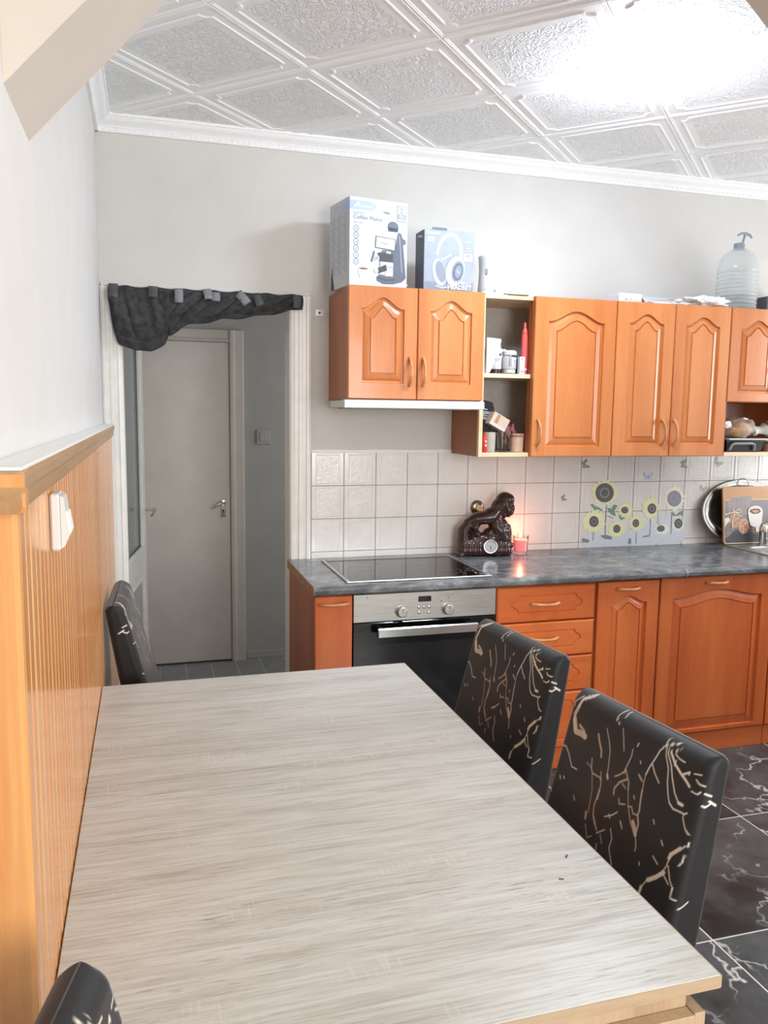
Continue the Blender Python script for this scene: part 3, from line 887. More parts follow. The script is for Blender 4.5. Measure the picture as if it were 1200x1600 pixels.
# ---- double
c4 = thing('wall_cabinet', 'orange wall cabinet with a pair of narrow arched doors, papers on top', 'cabinet', (1.6, -.17, UZ0))
g = G(); shell(g, 1.2995, 1.8975, -.3205, YB, UZ0, UZ1); g.build('carcass', 'side_brown', c4)
for x0, x1, hx, ml, mr in ((1.3015, 1.5975, 1.556, .063, .057), (1.6015, 1.8955, 1.617, .055, .057)):
    g = G(); front(g, x0, x1, UZ0 + .001, UZ1 - .001, -.340, .0185, ml, mr, .054, .052, .040, 'arch', .030, 'peak'); d = g.build('door', 'orange', c4)
    g = G(); bow(g, (hx, -.340, 1.44), 'z', .112); g.build('handle', 'handle', d)
# ---- right cabinet with an open bay under its door
c5 = thing('wall_cabinet', 'orange wall cabinet at right edge with an open bay below its door', 'cabinet', (2.2, -.17, UZ0))
g = G()
g.box(1.8985, 1.9155, -.3205, YB, UZ0, UZ1, .0006); g.box(2.4815, 2.4985, -.3205, YB, UZ0, UZ1, .0006)
g.box(1.9155, 2.4815, -.3205, YB, UZ1 - .017, UZ1); g.box(1.9155, 2.4815, -.3205, YB, 1.583, 1.600); g.box(1.9155, 2.4815, YB - .004, YB, UZ0 + .018, UZ1 - .017)
g.build('carcass', 'side_brown', c5)
G().box(1.9157, 2.4813, -.3205, YB - .0042, UZ0, UZ0 + .0178, .0008).build('bottom_panel', 'beech', c5)
for x0, x1 in ((1.9, 2.1985), (2.2005, 2.497)):
    g = G(); front(g, x0, x1, 1.5845, UZ1 - .001, -.340, .0185, .056, .056, .042, .054, .040, 'arch', .030, 'peak'); d = g.build('door', 'orange', c5)
g = G(); bow(g, (2.166, -.340, 1.69), 'z', .112); g.build('handle', 'handle', d)

# ---------------------------------------------------------------- base units
YFr = -.58
def bowx(d, x, z, y=YFr, ln=.112):
    g = G(); bow(g, (x, y, z), 'x', ln, .026, .006); return g.build('handle', 'handle', d)
def plinth(t, x0, x1, z1=.094, y=-.548, m='orange_low_h'):
    return G().box(x0, x1, y - .016, y, .0005, z1, .001).build('plinth', m, t)
# narrow end unit
b1 = thing('base_cabinet', 'narrow orange base cabinet at the left end of the worktop', 'cabinet', (-.03, -.3, 0))
g = G(); shell(g, -.0995, .0465, -.560, -.0005, .0955, .8195); g.build('carcass', 'side_brown', b1)
g = G(); g.box(-.0995, -.0825, -.5615, -.0005, .0005, .0952, .001); g.build('side_foot', 'side_brown', b1)
d = G().box(-.0990, .0475, -.580, -.5605, .100, .8135, .003).build('door', 'orange_low', b1); bowx(d, -.027, .785, ln=.118)
plinth(b1, -.082, .0475)
# oven
ov = thing('oven', 'built-in stainless steel and black glass oven under the hob', 'oven', (.35, -.3, .10))
G().box(.0535, .6465, -.5585, -.03, .105, .8175, .002).build('housing', 'dark', ov)
pn = G().box(.0515, .6490, -.580, -.559, .7025, .8145, .002).build('control_panel', 'steel', ov)
for kx in (.245, .439):
    kb = G().lathe([(.0245, 0), (.0245, .004), (.021, .0055), (.020, .022), (.0175, .0245), (0.001, .0248)], (kx, -.580, .740), 28, 'y').build('knob', 'steel', ov, sharp=30)
    g = G(); g.box(kx - .0012, kx + .0012, -.6055, -.6046, .742, .757); g.build('pointer', 'dark', kb)
G().box(.316, .369, -.582, -.5795, .7735, .7960, .001).build('display', 'hob', ov)
for bx, bz in ((.318, .752), (.340, .7515), (.361, .7510), (.319, .7305), (.361, .7295)):
    G().lathe([(.0062, 0), (.0062, .0035), (.0045, .0045), (.0005, .0046)], (bx, -.580, bz), 16, 'y').build('button', 'steel', ov, sharp=30)
g = G(); g.use('dark')
for kx in (.245, .439):
    for a in range(-140, 141, 40): g.lathe([(.0011, 0), (.0011, .0004)], (kx + .030 * math.sin(R(a)), -.5803, .740 + .030 * math.cos(R(a))), 8, 'y')
g.lathe([(.0025, 0), (.0025, .0006)], (.412, -.580, .772), 10, 'y'); g.box(.440, .4425, -.5806, -.580, .781, .789)
g.P = lambda u, v, l: (u, -.5803, v)
g.stroke([(.242, .781), (.248, .781), (.248, .788), (.242, .788)], .0010, closed=True)
g.stroke([(.103, .800), (.106, .806), (.109, .800)], .0016)
g.stroke([(.103, .798), (.109, .798)], .0016)
g.build('scale_marks', None, pn, kind='stuff')
dr = G().box(.0515, .6490, -.580, -.559, .112, .6985, .002).build('door', 'ovenglass', ov)
G().box(.128, .575, -.5806, -.5799, .205, .610).build('window', plain('oven_window', '1d1e20', .08), dr)
g = G(); g.box(.136, .5535, -.634, -.616, .650, .688, .004); g.build('handle', 'chrome', dr)
for hm in (.150, .520): G().box(hm, hm + .020, -.616, -.5795, .660, .680, .002).build('handle_mount', 'dark', dr)
plinth(ov, .0485, .6505)
# drawers
def notched(w, h, d, N=9):
    """drawer panel outline: straight top and bottom, ends bowed outwards between small notches"""
    pts = []
    w -= d; h -= d
    c = .032
    def end(sg):
        seq = []
        seq.append((w - c, -h)); seq.append((w - c + .004, -h + .010))
        for k in range(N):
            t = -1 + 2 * k / (N - 1)
            seq.append((w - c + .010 + (c - .010) * math.cos(t * math.pi / 2) ** .8, t * (h - .016)))
        seq.append((w - c + .004, h - .010)); seq.append((w - c, h))
        return [(sg * u, sg * v) for u, v in seq]
    return end(1) + end(-1)
def drawer_front(g, x0, x1, z0, z1, yf, th=.0185):
    cx, cz = (x0 + x1) / 2, (z0 + z1) / 2; w = (x1 - x0) / 2 - .060; h = (z1 - z0) / 2 - .036
    def ring(d, y): return [(cx + u, y, cz + v) for u, v in notched(w, h, d)]
    o = ring(0, yf); n = len(o); hw, hh = (x1 - x0) / 2, (z1 - z0) / 2
    def rect(e, y):
        r = []
        for i, (px, _, pz) in enumerate(o):
            half = i < n // 2
            j = i if half else i - n // 2
            m = n // 2
            if j == 0: r.append((cx + (1 if half else -1) * (hw - e), y, cz + (-1 if half else 1) * (hh - e)))
            elif j == m - 1: r.append((cx + (1 if half else -1) * (hw - e), y, cz + (1 if half else -1) * (hh - e)))
            else:
                f = -1 + 2 * j / (m - 1)
                r.append((cx + (1 if half else -1) * (hw - e), y, cz + (f if half else -f) * (hh - e)))
        return r
    loops = [rect(0, yf + th), rect(0, yf + .006), rect(.006, yf), o, ring(.002, yf + .0045), ring(.005, yf + .0045), ring(.008, yf + .001)]
    vs = [p for L in loops for p in L]; fs = []
    for i in range(len(loops) - 1):
        for j in range(n):
            a = i * n + j; b = i * n + (j + 1) % n
            fs.append((a, b, b + n, a + n))
    fs.append(tuple(range(n))[::-1]); fs.append(tuple((len(loops) - 1) * n + k for k in range(n)))
    g.add(vs, fs, False)
b2 = thing('drawer_cabinet', 'orange base cabinet with a stack of four drawers right of the oven', 'cabinet', (.88, -.3, 0))
g = G(); shell(g, .6525, 1.1085, -.560, -.0005, .0955, .8195); g.build('carcass', 'side_brown', b2)
for z0, z1, hz in ((.6605, .8105, .737), (.5065, .656, .588), (.3505, .502, .437), (.100, .346, .195)):
    g = G(); drawer_front(g, .6545, 1.1065, z0, z1, YFr); d = g.build('drawer', 'orange_low_h', b2); bowx(d, .872, hz, ln=.125)
plinth(b2, .6525, 1.1085)
# narrow door unit
b3 = thing('base_cabinet', 'orange base cabinet with one narrow arched door between drawers and dishwasher front', 'cabinet', (1.27, -.3, 0))
g = G(); shell(g, 1.1125, 1.4225, -.560, -.0005, .0955, .8195); g.build('carcass', 'side_brown', b3)
g = G(); front(g, 1.1195, 1.4195, .100, .812, YFr, .0185, .062, .060, .060, .062, .032, 'peak', .030, 'peak'); d = g.build('door', 'orange_low', b3); bowx(d, 1.2625, .782)
plinth(b3, 1.1125, 1.4225)
# wide front (dishwasher height)
b4 = thing('base_cabinet', 'orange base cabinet front with one wide arched door below the sink side', 'cabinet', (1.72, -.3, 0))
g = G(); shell(g, 1.4255, 2.0215, -.560, -.0005, .0955, .8195); g.build('carcass', 'side_brown', b4)
g = G(); front(g, 1.4275, 2.0195, .098, .8165, YFr, .0185, .063, .060, .018, .062, .032, 'arch', .040, 'arch'); d = g.build('door', 'orange_low', b4); bowx(d, 1.711, .788)
plinth(b4, 1.4255, 2.0215, y=-.5555)
b5 = thing('base_cabinet', 'orange sink base cabinet at the right edge', 'cabinet', (2.4, -.3, 0))
g = G(); shell(g, 2.0245, 2.90, -.560, -.0005, .0955, .8195, top=False); g.build('carcass', 'side_brown', b5)
for x0, x1 in ((2.027, 2.460), (2.463, 2.898)):
    g = G(); front(g, x0, x1, .098, .8165, YFr, .0185, .062, .060, .060, .062, .035, 'arch', .036, 'arch'); d = g.build('door', 'orange_low', b5); bowx(d, (x0 + x1) / 2, .788)
plinth(b5, 2.0245, 2.90, y=-.5555)
# ---- worktop in two lengths
wt = thing('worktop', 'dark grey stone-look laminate worktop with rounded front edge', 'worktop', (1.0, -.3, .82))
def wprof():
    p = [(-.0008, .8205), (-.590, .8205), (-.604, .8225), (-.6095, .829), (-.6105, .842), (-.607, .851), (-.600, .8555), (-.590, .8565), (-.0008, .8565)]
    return p
G().prism(wprof(), -.106, 1.5345, 'x').build('slab', 'worktop', wt)
# right length leaves a hole for the sink bowl
g = G(); g.prism(wprof(), 1.537, 2.20, 'x'); g.prism(wprof(), 2.66, 2.92, 'x')
g.prism([(y, z) for y, z in wprof() if y < -.52] + [(-.50, .8565), (-.50, .8205)], 2.20, 2.66, 'x'); g.box(2.20, 2.66, -.12, -.0008, .8205, .8565)
g.build('slab', 'worktop', wt)
g = G(); g.prism([(y - .0006, z) for y, z in wprof()][1:-1], 1.5344, 1.5371, 'x'); g.build('joint_strip', 'beech', wt, label='pale worn joint')
G().prism([(y, z) for y, z in wprof()], -.1085, -.1061, 'x').build('end_edge', plain('worn_edge', 'a58a6c', .6, var=.25, scale=60), wt, label='brown worn end edge')
# ---- hob
hb = thing('hob', 'black ceramic glass hob with steel frame set into the worktop', 'hob', (.33, -.31, .857))
hx0, hx1, hy0, hy1 = .030, .640, -.560, -.066
zz = .8568
g = G()
fr = .017
g.box(hx0, hx1, hy0, hy0 + fr, zz, zz + .0055, .002); g.box(hx0, hx1, hy1 - fr * .6, hy1, zz, zz + .0055, .002); g.box(hx0, hx0 + fr, hy0 + fr, hy1 - fr * .6, zz, zz + .0055, .002); g.box(hx1 - fr, hx1, hy0 + fr, hy1 - fr * .6, zz, zz + .0055, .002)
g.build('frame', 'steel', hb)
gp_ = G().box(hx0 + fr, hx1 - fr, hy0 + fr, hy1 - fr * .6, zz, zz + .0045).build('glass_top', 'hob', hb)
g = G(); g.P = lambda u, v, l: (u, v, zz + .0045 + .0002 * l)
for cx, cy, rd in ((.185, -.435, .09), (.185, -.200, .07), (.485, -.420, .07), (.470, -.215, .105), (.470, -.215, .06)):
    g.stroke([(cx + rd * math.cos(k * math.pi / 24), cy + rd * math.sin(k * math.pi / 24)) for k in range(48)], .0022, closed=True)
g.build('zone_ring', plain('zone_ring_print', '6d6f72', .3), gp_)

# ---------------------------------------------------------------- dining table
tb = thing('dining_table', 'pale grey oak dining table pushed against the pine wainscot', 'table', (-.39, -1.96, 0))
TX0, TX1, TY0, TY1, TZ = -.8325, .047, -2.680, -1.240, .75
SEAM = -1.944
G().box(TX0, TX1, SEAM + .0011, TY1, TZ - .019, TZ, .0012).build('tabletop_leaf', 'table', tb)
G().box(TX0, TX1, TY0, SEAM - .0011, TZ - .019, TZ, .0012).build('tabletop_leaf', 'table', tb)
G().box(TX0 + .001, TX1 - .001, TY0 - .0012, TY0 - .0002, TZ - .0188, TZ - .0008).build('edge_band', 'oakedge', tb, label='tan oak edge band at the near end')
G().box(TX1 + .0002, TX1 + .0012, TY0, TY1, TZ - .0188, TZ - .0008).build('edge_band', 'oakedge', tb, label='tan oak edge band on the long side')
for ya, yb_, s_ in ((-2.664, -2.646, 1), (-1.274, -1.256, -1)):
    G().box(-.78, .005, ya if s_ < 0 else ya + .0, yb_, .0005, .7305 - .0, .001).build('end_panel', 'oakpanel', tb)
for x0, x1 in ((-.78, -.762), (.006, .0235)):
    G().box(x0, x1, -2.682, -1.24, .0005 if False else .60, .701, .001).build('side_rail', 'oakpanel', tb)
for x0, x1 in ((-.80, -.762), (-.012, .0235)):
    for y0, y1 in ((-2.684, -2.6645), (-1.2555, -1.236)):
        G().box(x0 + .0001, x1 - .0001, y0, y1, .0004, .5998, .001).build('leg', 'oakpanel', tb)
G().box(-.80, .0055, -2.684, -2.6645, .6002, .7000, .001).build('apron', 'oakpanel', tb)
G().box(-.80, .0055, -1.2555, -1.236, .6002, .7000, .001).build('apron', 'oakpanel', tb)

# ---------------------------------------------------------------- chairs in printed stretch covers
VEINS=[([(-0.1391,0.9428),(-0.1547,0.9331),(-0.1604,0.9172)],0.0037,0.2),([(-0.1608,0.9357),(-0.1758,0.9214),(-0.1758,0.912)],0.0014,0.2),([(-0.1604,0.9172),(-0.1664,0.8997),(-0.1644,0.8879),(-0.1549,0.8696)],0.0051,0.45),([(-0.1631,0.8884),(-0.1507,0.868),(-0.1327,0.8701),(-0.1199,0.8687)],0.0072,0.45),([(-0.1432,0.8831),(-0.1259,0.8771),(-0.1206,0.8669)],0.0034,0.5),([(-0.1898,0.8253),(-0.1687,0.8309),(-0.1539,0.8205),(-0.1355,0.8016),(-0.1185,0.8025)],0.0012,0.2),([(-0.0834,0.8868),(-0.0752,0.875),(-0.0638,0.8617),(-0.0604,0.8512)],0.0026,0.55),([(-0.0649,0.9054),(-0.0507,0.8872),(-0.0409,0.8706),(-0.0343,0.8413),(-0.032,0.8249)],0.001,0.4),([(-0.0319,0.8278),(-0.0286,0.822)],0.0029,0.4),([(-0.0452,0.9445),(-0.0476,0.932),(-0.0346,0.9236)],0.001,0.1),([(-0.0353,0.945),(-0.0292,0.937)],0.0008,0.2),([(-0.0227,0.9207),(-0.0146,0.9036),(-0.006,0.8841)],0.0009,0.4),([(0.0253,0.9102),(0.0236,0.904)],0.0014,0.2),([(0.0148,0.895),(0.016,0.8814),(0.0102,0.8594),(0.0086,0.8475)],0.0012,0.4),([(-0.0836,0.8391),(-0.0781,0.8205),(-0.0717,0.8142),(-0.0482,0.8152),(-0.0422,0.8061),(-0.0409,0.7921),(-0.0452,0.764),(-0.0411,0.7455),(-0.0223,0.7254)],0.0016,0.55),([(-0.0729,0.8137),(-0.0614,0.7862),(-0.0579,0.7612),(-0.0555,0.7447)],0.0011,0.6),([(-0.0504,0.826),(-0.0442,0.811)],0.001,0.5),([(-0.042,0.7946),(-0.0416,0.7773)],0.0024,0.6),([(-0.0614,0.742),(-0.0592,0.7312)],0.0032,0.6),([(-0.0389,0.7436),(-0.0301,0.7332)],0.0022,0.6),([(-0.055,0.7214),(-0.0419,0.7014),(-0.0315,0.7094)],0.001,0.6),([(-0.0203,0.7206),(-0.0021,0.7356)],0.0013,0.4),([(-0.0945,0.8258),(-0.0792,0.823)],0.0011,0.6),([(0.0093,0.8562),(0.0167,0.848),(0.0257,0.8378),(0.029,0.8253)],0.0019,0.6),([(0.0121,0.8545),(-0.0014,0.8405),(-0.0114,0.8335)],0.0015,0.5),([(0.0196,0.8408),(0.0035,0.8284),(-0.0054,0.8132),(-0.0033,0.8027)],0.0022,0.6),([(0.0117,0.829),(0.0217,0.8249)],0.0015,0.6),([(0.029,0.8253),(0.0384,0.8016)],0.0009,0.6),([(0.0123,0.8011),(0.0167,0.7933),(0.0301,0.7987)],0.0015,0.5),([(0.0383,0.7988),(0.0474,0.8015),(0.055,0.7926),(0.0662,0.7945)],0.0014,0.5),([(0.0409,0.7972),(0.0527,0.7778),(0.0714,0.7607)],0.0011,0.5),([(0.0615,0.8393),(0.0638,0.8212),(0.0674,0.8037),(0.0662,0.7945),(0.0731,0.7819),(0.0731,0.7615)],0.0019,0.5),([(0.0593,0.7795),(0.0674,0.771),(0.072,0.7623)],0.0045,0.5),([(0.0731,0.7615),(0.0808,0.7449),(0.0814,0.7372)],0.001,0.4),([(0.0603,0.8661),(0.0642,0.8814),(0.0723,0.9009),(0.0778,0.9166),(0.0872,0.9297),(0.0972,0.9349),(0.1083,0.9396)],0.0013,0.05),([(0.0603,0.8661),(0.0606,0.8499),(0.0615,0.8393)],0.001,0.5),([(0.0847,0.9387),(0.0879,0.93)],0.001,0.05),([(0.0691,0.8888),(0.0795,0.8768),(0.094,0.8654)],0.0007,0.05),([(0.0449,0.8597),(0.0554,0.8531)],0.0024,0.6),([(0.09,0.9294),(0.0936,0.9147),(0.1062,0.8958),(0.1116,0.8742),(0.1205,0.8543),(0.1272,0.8441)],0.001,0.05),([(0.0957,0.9289),(0.0976,0.919),(0.1108,0.903),(0.1192,0.8853),(0.1322,0.8647),(0.1433,0.854),(0.151,0.8522)],0.0013,0.05),([(0.1272,0.8441),(0.1382,0.8387),(0.1535,0.8405),(0.1622,0.8406),(0.1677,0.8444)],0.0014,0.05),([(0.1456,0.8524),(0.1544,0.8525)],0.0031,0.05),([(0.1031,0.9238),(0.1179,0.9085),(0.1338,0.8993),(0.1486,0.8925),(0.1585,0.8864)],0.0026,0.1),([(0.1393,0.899),(0.1517,0.908),(0.1514,0.904)],0.002,0.1),([(0.1183,0.9153),(0.1172,0.9056)],0.0012,0.05),([(0.1091,0.9275),(0.1193,0.9341)],0.0009,0.05),([(0.114,0.9241),(0.1244,0.9203),(0.1371,0.9194)],0.0013,0.05),([(0.1622,0.8406),(0.1621,0.8342),(0.1712,0.8206),(0.1806,0.8136)],0.0011,0.1),([(0.1615,0.9095),(0.1756,0.9128)],0.0011,0.05),([(0.1685,0.9022),(0.1759,0.8977),(0.1847,0.8964)],0.0011,0.05),([(0.1649,0.881),(0.177,0.8804),(0.1812,0.8856)],0.0011,0.05),([(0.1806,0.7946),(0.1738,0.7849),(0.1628,0.7768),(0.155,0.769),(0.1567,0.7596),(0.1547,0.7456),(0.1496,0.7352),(0.1399,0.7222),(0.1233,0.7068),(0.1168,0.6941),(0.1136,0.6777)],0.0012,0.25),([(0.173,0.787),(0.1584,0.7694),(0.1559,0.7617)],0.0036,0.2),([(0.1531,0.7357),(0.1403,0.7211),(0.1249,0.7077)],0.0042,0.2),([(0.1145,0.6902),(0.114,0.6766)],0.0035,0.35),([(0.1584,0.7501),(0.1694,0.7302),(0.1777,0.722),(0.1788,0.7048),(0.2039,0.7025),(0.2233,0.7321),(0.2298,0.7504)],0.001,0.05),([(0.1547,0.7314),(0.1684,0.7233)],0.0007,0.1),([(0.1834,0.8011),(0.1843,0.7939)],0.0008,0.1),([(0.1828,0.7792),(0.1819,0.7674),(0.178,0.7591)],0.0007,0.1),([(0.1225,0.7486),(0.1364,0.7413)],0.001,0.2),([(0.1309,0.7804),(0.1368,0.7742)],0.0007,0.1),([(0.0301,0.7672),(0.0383,0.7571)],0.0009,0.2),([(0.0117,0.7445),(0.0212,0.7294),(0.0198,0.7118),(0.0362,0.6894)],0.0011,0.3),([(-0.0107,0.7567),(0.0066,0.7675),(0.0173,0.7781)],0.0008,0.2),([(-0.0011,0.7653),(0.0031,0.7602)],0.0008,0.2),([(0.0457,0.8214),(0.0492,0.8175)],0.0015,0.5),([(0.1032,0.8041),(0.1074,0.7981)],0.0007,0.3),([(-0.1633,0.7716),(-0.1597,0.7669)],0.0012,0.05),([(-0.1518,0.7749),(-0.1479,0.7719)],0.0012,0.05),([(-0.1845,0.7361),(-0.1789,0.7321)],0.0014,0.1),([(-0.1075,0.7541),(-0.1017,0.7476)],0.001,0.3),([(0.0972,0.725),(0.0989,0.7205)],0.001,0.2),([(0.04,0.8826),(0.0421,0.8793)],0.0011,0.1),([(-0.0112,0.6934),(-0.0133,0.7039)],0.0006,0.4),([(-0.01,0.7227),(-0.0004,0.7102)],0.0008,0.5)]
BASE = np.array(lin('1b1b1e')[:3])
def seg_mask(P2, pts, hw, soft=.0007):
    d = np.full(len(P2), 9.0)
    for (a, b) in zip(pts[:-1], pts[1:]):
        a = np.array(a); b = np.array(b); ab = b - a; L = (ab @ ab) or 1e-9
        t = np.clip(((P2 - a) @ ab) / L, 0, 1)
        d = np.minimum(d, np.hypot(*(P2 - a - t[:, None] * ab).T))
    return np.clip((hw + soft - d) / (2 * soft), 0, 1)
rng = np.random.default_rng(4)
def print_colors(P3, region):
    """colour of the printed fabric at local points; front face u = y, v = height"""
    col = np.tile(BASE, (len(P3), 1))
    u = P3[:, 1]; h = P3[:, 2]
    P2 = np.stack([u, h], 1)
    # brown cloud behind the warm veins
    warm = np.zeros(len(P3))
    for (cu, ch, ru, rh, am) in ((-.03, .80, .05, .07, .5), (-.055, .745, .06, .06, .55), (.01, .72, .05, .06, .45), (-.14, .86, .035, .04, .5), (.055, .76, .03, .06, .35)):
        warm = np.maximum(warm, am * np.exp(-((u - cu) / ru) ** 2 - ((h - ch) / rh) ** 2))
    warm = np.where(region == 0, warm, 0)
    brown = np.array(lin('3a2620')[:3])
    col = col * (1 - warm[:, None]) + brown * warm[:, None]
    c_white = np.array(lin('efe6d8')[:3]); c_warm = np.array(lin('a87a50')[:3])
    m_front = region == 0
    for pts, hw, wm in VEINS:
        m = seg_mask(P2, pts, max(hw * .82, .0009), .0008) * m_front
        c = c_white * (1 - wm) + c_warm * wm
        am = 1.0 - .5 * wm
        col = col * (1 - (m * am)[:, None]) + c * (m * am)[:, None]
    # edge and side veins
    sd = region == 1
    Q = np.stack([P3[:, 0], h], 1)
    side = [([(-.275, .880), (-.262, .885), (-.245, .872), (-.262, .862), (-.275, .868)], .0014), ([(-.285, .862), (-.27, .872)], .0018), ([(-.245, .845), (-.225, .838)], .0014),
            ([(-.195, .735), (-.21, .712)], .0016), ([(-.235, .70), (-.215, .69)], .001), ([(-.18, .69), (-.186, .683)], .0013), ([(-.16, .60), (-.2, .58), (-.19, .55)], .0014)]
    for pts, hw in side:
        m = seg_mask(Q, pts, hw) * sd
        col = col * (1 - m[:, None]) + c_white * m[:, None]
    bk = region == 2
    back = [([(-.17, .90), (-.12, .885), (-.08, .89), (-.02, .87)], .0016), ([(.02, .85), (.06, .80), (.05, .72), (.11, .66), (.16, .655)], .002), ([(-.15, .75), (-.11, .70), (-.13, .62), (-.08, .56)], .0018), ([(.06, .80), (.13, .83), (.17, .82)], .0012), ([(-.02, .87), (.0, .78), (-.03, .70)], .001)]
    for pts, hw in back:
        m = seg_mask(P2, pts, hw) * bk
        col = col * (1 - m[:, None]) + c_white * m[:, None]
    return col

def cover_mesh(name, rings, region_fn):
    n = len(rings[0]); vs = np.array([p for r in rings for p in r]); fs = []
    for i in range(len(rings) - 1):
        for j in range(n):
            a = i * n + j; b = i * n + (j + 1) % n
            fs.append((a, b, b + n, a + n))
    fs.append(tuple(range(n))[::-1]); fs.append(tuple((len(rings) - 1) * n + k for k in range(n)))
    me = bpy.data.meshes.new(name); me.from_pydata(vs.tolist(), [], fs)
    col = print_colors(vs, region_fn(vs, n, len(rings)))
    ca = me.color_attributes.new('print', 'FLOAT_COLOR', 'POINT')
    ca.data.foreach_set('color', np.concatenate([col, np.ones((len(col), 1))], 1).ravel())
    me.polygons.foreach_set('use_smooth', [True] * len(fs)); me.materials.append(MT['cover'])
    me.set_sharp_from_angle(angle=R(50))
    bm = bmesh.new(); bm.from_mesh(me); bmesh.ops.recalc_face_normals(bm, faces=bm.faces[:]); bm.to_mesh(me); bm.free()
    return me

def make_chair(label, group):
    t = thing('dining_chair', label, 'chair', (0, 0, 0), 0, group)
    # backrest: rings by height, the front face finely divided so that the print stays crisp
    HB, HT = .40, .945
    NF, NS, NB, NHT = 240, 12, 24, 330
    def ring(h, grow=0.0, thin=1.0, yscale=1.0):
        k = (h - HB) / (HT - HB)
        hw = (.196 - .006 * k) * yscale
        th = (.112 - .056 * k) * thin
        xf = -.27 + .27 * (.93 - h) + .004
        xb = xf - th; r = min(.020, th / 2.05)
        if thin < 1: xm = xf - (.112 - .056 * k) / 2; xf = xm + th / 2; xb = xm - th / 2
        pts = []
        for i in range(NF): pts.append((xf - .0025 * (2 * i / (NF - 1) - 1) ** 2, -(hw - r) + 2 * (hw - r) * i / (NF - 1)))
        for i in range(1, NS): a = i / NS * math.pi / 2; pts.append((xf - .0025 - r + r * math.cos(a), hw - r + r * math.sin(a)))
        for i in range(20): f = i / 19; pts.append((xf - .0025 - r - (th - 2 * r - .0025) * f, hw))
        for i in range(1, NS): a = i / NS * math.pi / 2; pts.append((xb + r - r * math.sin(a), hw - r + r * math.cos(a)))
        for i in range(NB): pts.append((xb, (hw - r) - 2 * (hw - r) * i / (NB - 1)))
        for i in range(1, NS): a = i / NS * math.pi / 2; pts.append((xb + r - r * math.cos(a), -(hw - r) - r * math.sin(a)))
        for i in range(20): f = i / 19; pts.append((xb + r + (th - 2 * r - .0025) * f, -hw))
        for i in range(1, NS): a = i / NS * math.pi / 2; pts.append((xf - .0025 - r + r * math.sin(a), -(hw - r) - r * math.cos(a)))
        return [(x, y, h) for x, y in pts]
    rs = [ring(HB + (HT - .020 - HB) * i / NHT) for i in range(NHT + 1)]
    for a in (15, 30, 45, 60, 72, 82, 88):
        s_, c_ = math.sin(R(a)), math.cos(R(a))
        rs.append(ring(HT - .020 + .020 * s_, 0, max(.03, c_), 1 - .03 * (1 - c_)))
    nper = len(rs[0])
    def reg(vs, n, m):
        idx = np.tile(np.arange(n), m)
        r_ = np.full(len(idx), 1)
        r_[(idx < NF + NS // 2) | (idx > n - NS // 2)] = 0
        r_[(idx > NF + NS + 26) & (idx < NF + NS + 28 + NB)] = 2
        return r_
    me = cover_mesh('backrest', rs, reg)
    o = bpy.data.objects.new('backrest', me); COL.objects.link(o); o.parent = t
    # seat cushion under the same cover, with a short skirt
    rs = []
    def sr(x0, x1, hy, z, r):
        p = []
        for q, (cx, cy) in enumerate(((x1 - r, hy - r), (x0 + r, hy - r), (x0 + r, -hy + r), (x1 - r, -hy + r))):
            for k in range(7):
                a = q * math.pi / 2 + k / 6 * math.pi / 2
                p.append((cx + r * math.cos(a), cy + r * math.sin(a), z))
        return p
    for z, gx, r in ((.345, .0, .035), (.44, .0, .035), (.462, -.004, .033), (.474, -.016, .025), (.478, -.05, .02)):
        rs.append(sr(-.13 - gx, .225 + gx, .205 + gx, z, r))
    me = cover_mesh('seat', rs, lambda vs, n, m: np.full(n * m, 3))
    o = bpy.data.objects.new('seat', me); COL.objects.link(o); o.parent = t
    for x, y in ((.195, .17), (.195, -.17), (-.115, .17), (-.115, -.17)):
        dx = -.06 if x < 0 else 0
        G().rings([[(x + dx * f + a * s_, y + b * s_, z) for a, b in ((-1, -1), (1, -1), (1, 1), (-1, 1))] for z, s_, f in ((.0005, .014, 1), (.3445, .020, 0))], True, True, False).build('leg', 'black', t, world=False)
    return t
CG = 'chairs in black marble-print covers'
ch = make_chair('black gold-veined covered chair on the right of the table, nearer the oven', CG)
ch.location = (-.073, -1.716, 0); ch.rotation_euler = (0, 0, R(187))
dup(ch, (-.0945, -2.296, 0), R(187), 'black gold-veined covered chair on the right of the table, nearest the camera', CG)
dup(ch, (-.500, -.93, 0), R(-2), 'black covered chair beyond the far end of the table, backed against the pine wainscot', CG)
dup(ch, (-.527, -2.950, 0), R(-13), 'black covered chair at the bottom left corner, only its top showing', CG)

# switch on the wainscot
sb = thing('wall_switch_box', 'white surface-mounted switch box on the pine wainscot', 'switch', (XW, -2.2, 1.30))
G().box(XW + .0005, XW + .014, -2.313, -2.255, 1.313, 1.395, .003).build('back_box', 'pvc', sb)
g = G(); g.prism([(XW + .0145, 1.316), (XW + .019, 1.319), (XW + .026, 1.336), (XW + .019, 1.390), (XW + .0145, 1.392)], -2.310, -2.258, 'y'); g.build('cover', 'pvc', sb)
g = G(); g.prism([(XW + .0205, 1.324), (XW + .0280, 1.340), (XW + .024, 1.368), (XW + .020, 1.368)], -2.302, -2.264, 'y'); g.build('rocker', 'white', sb)

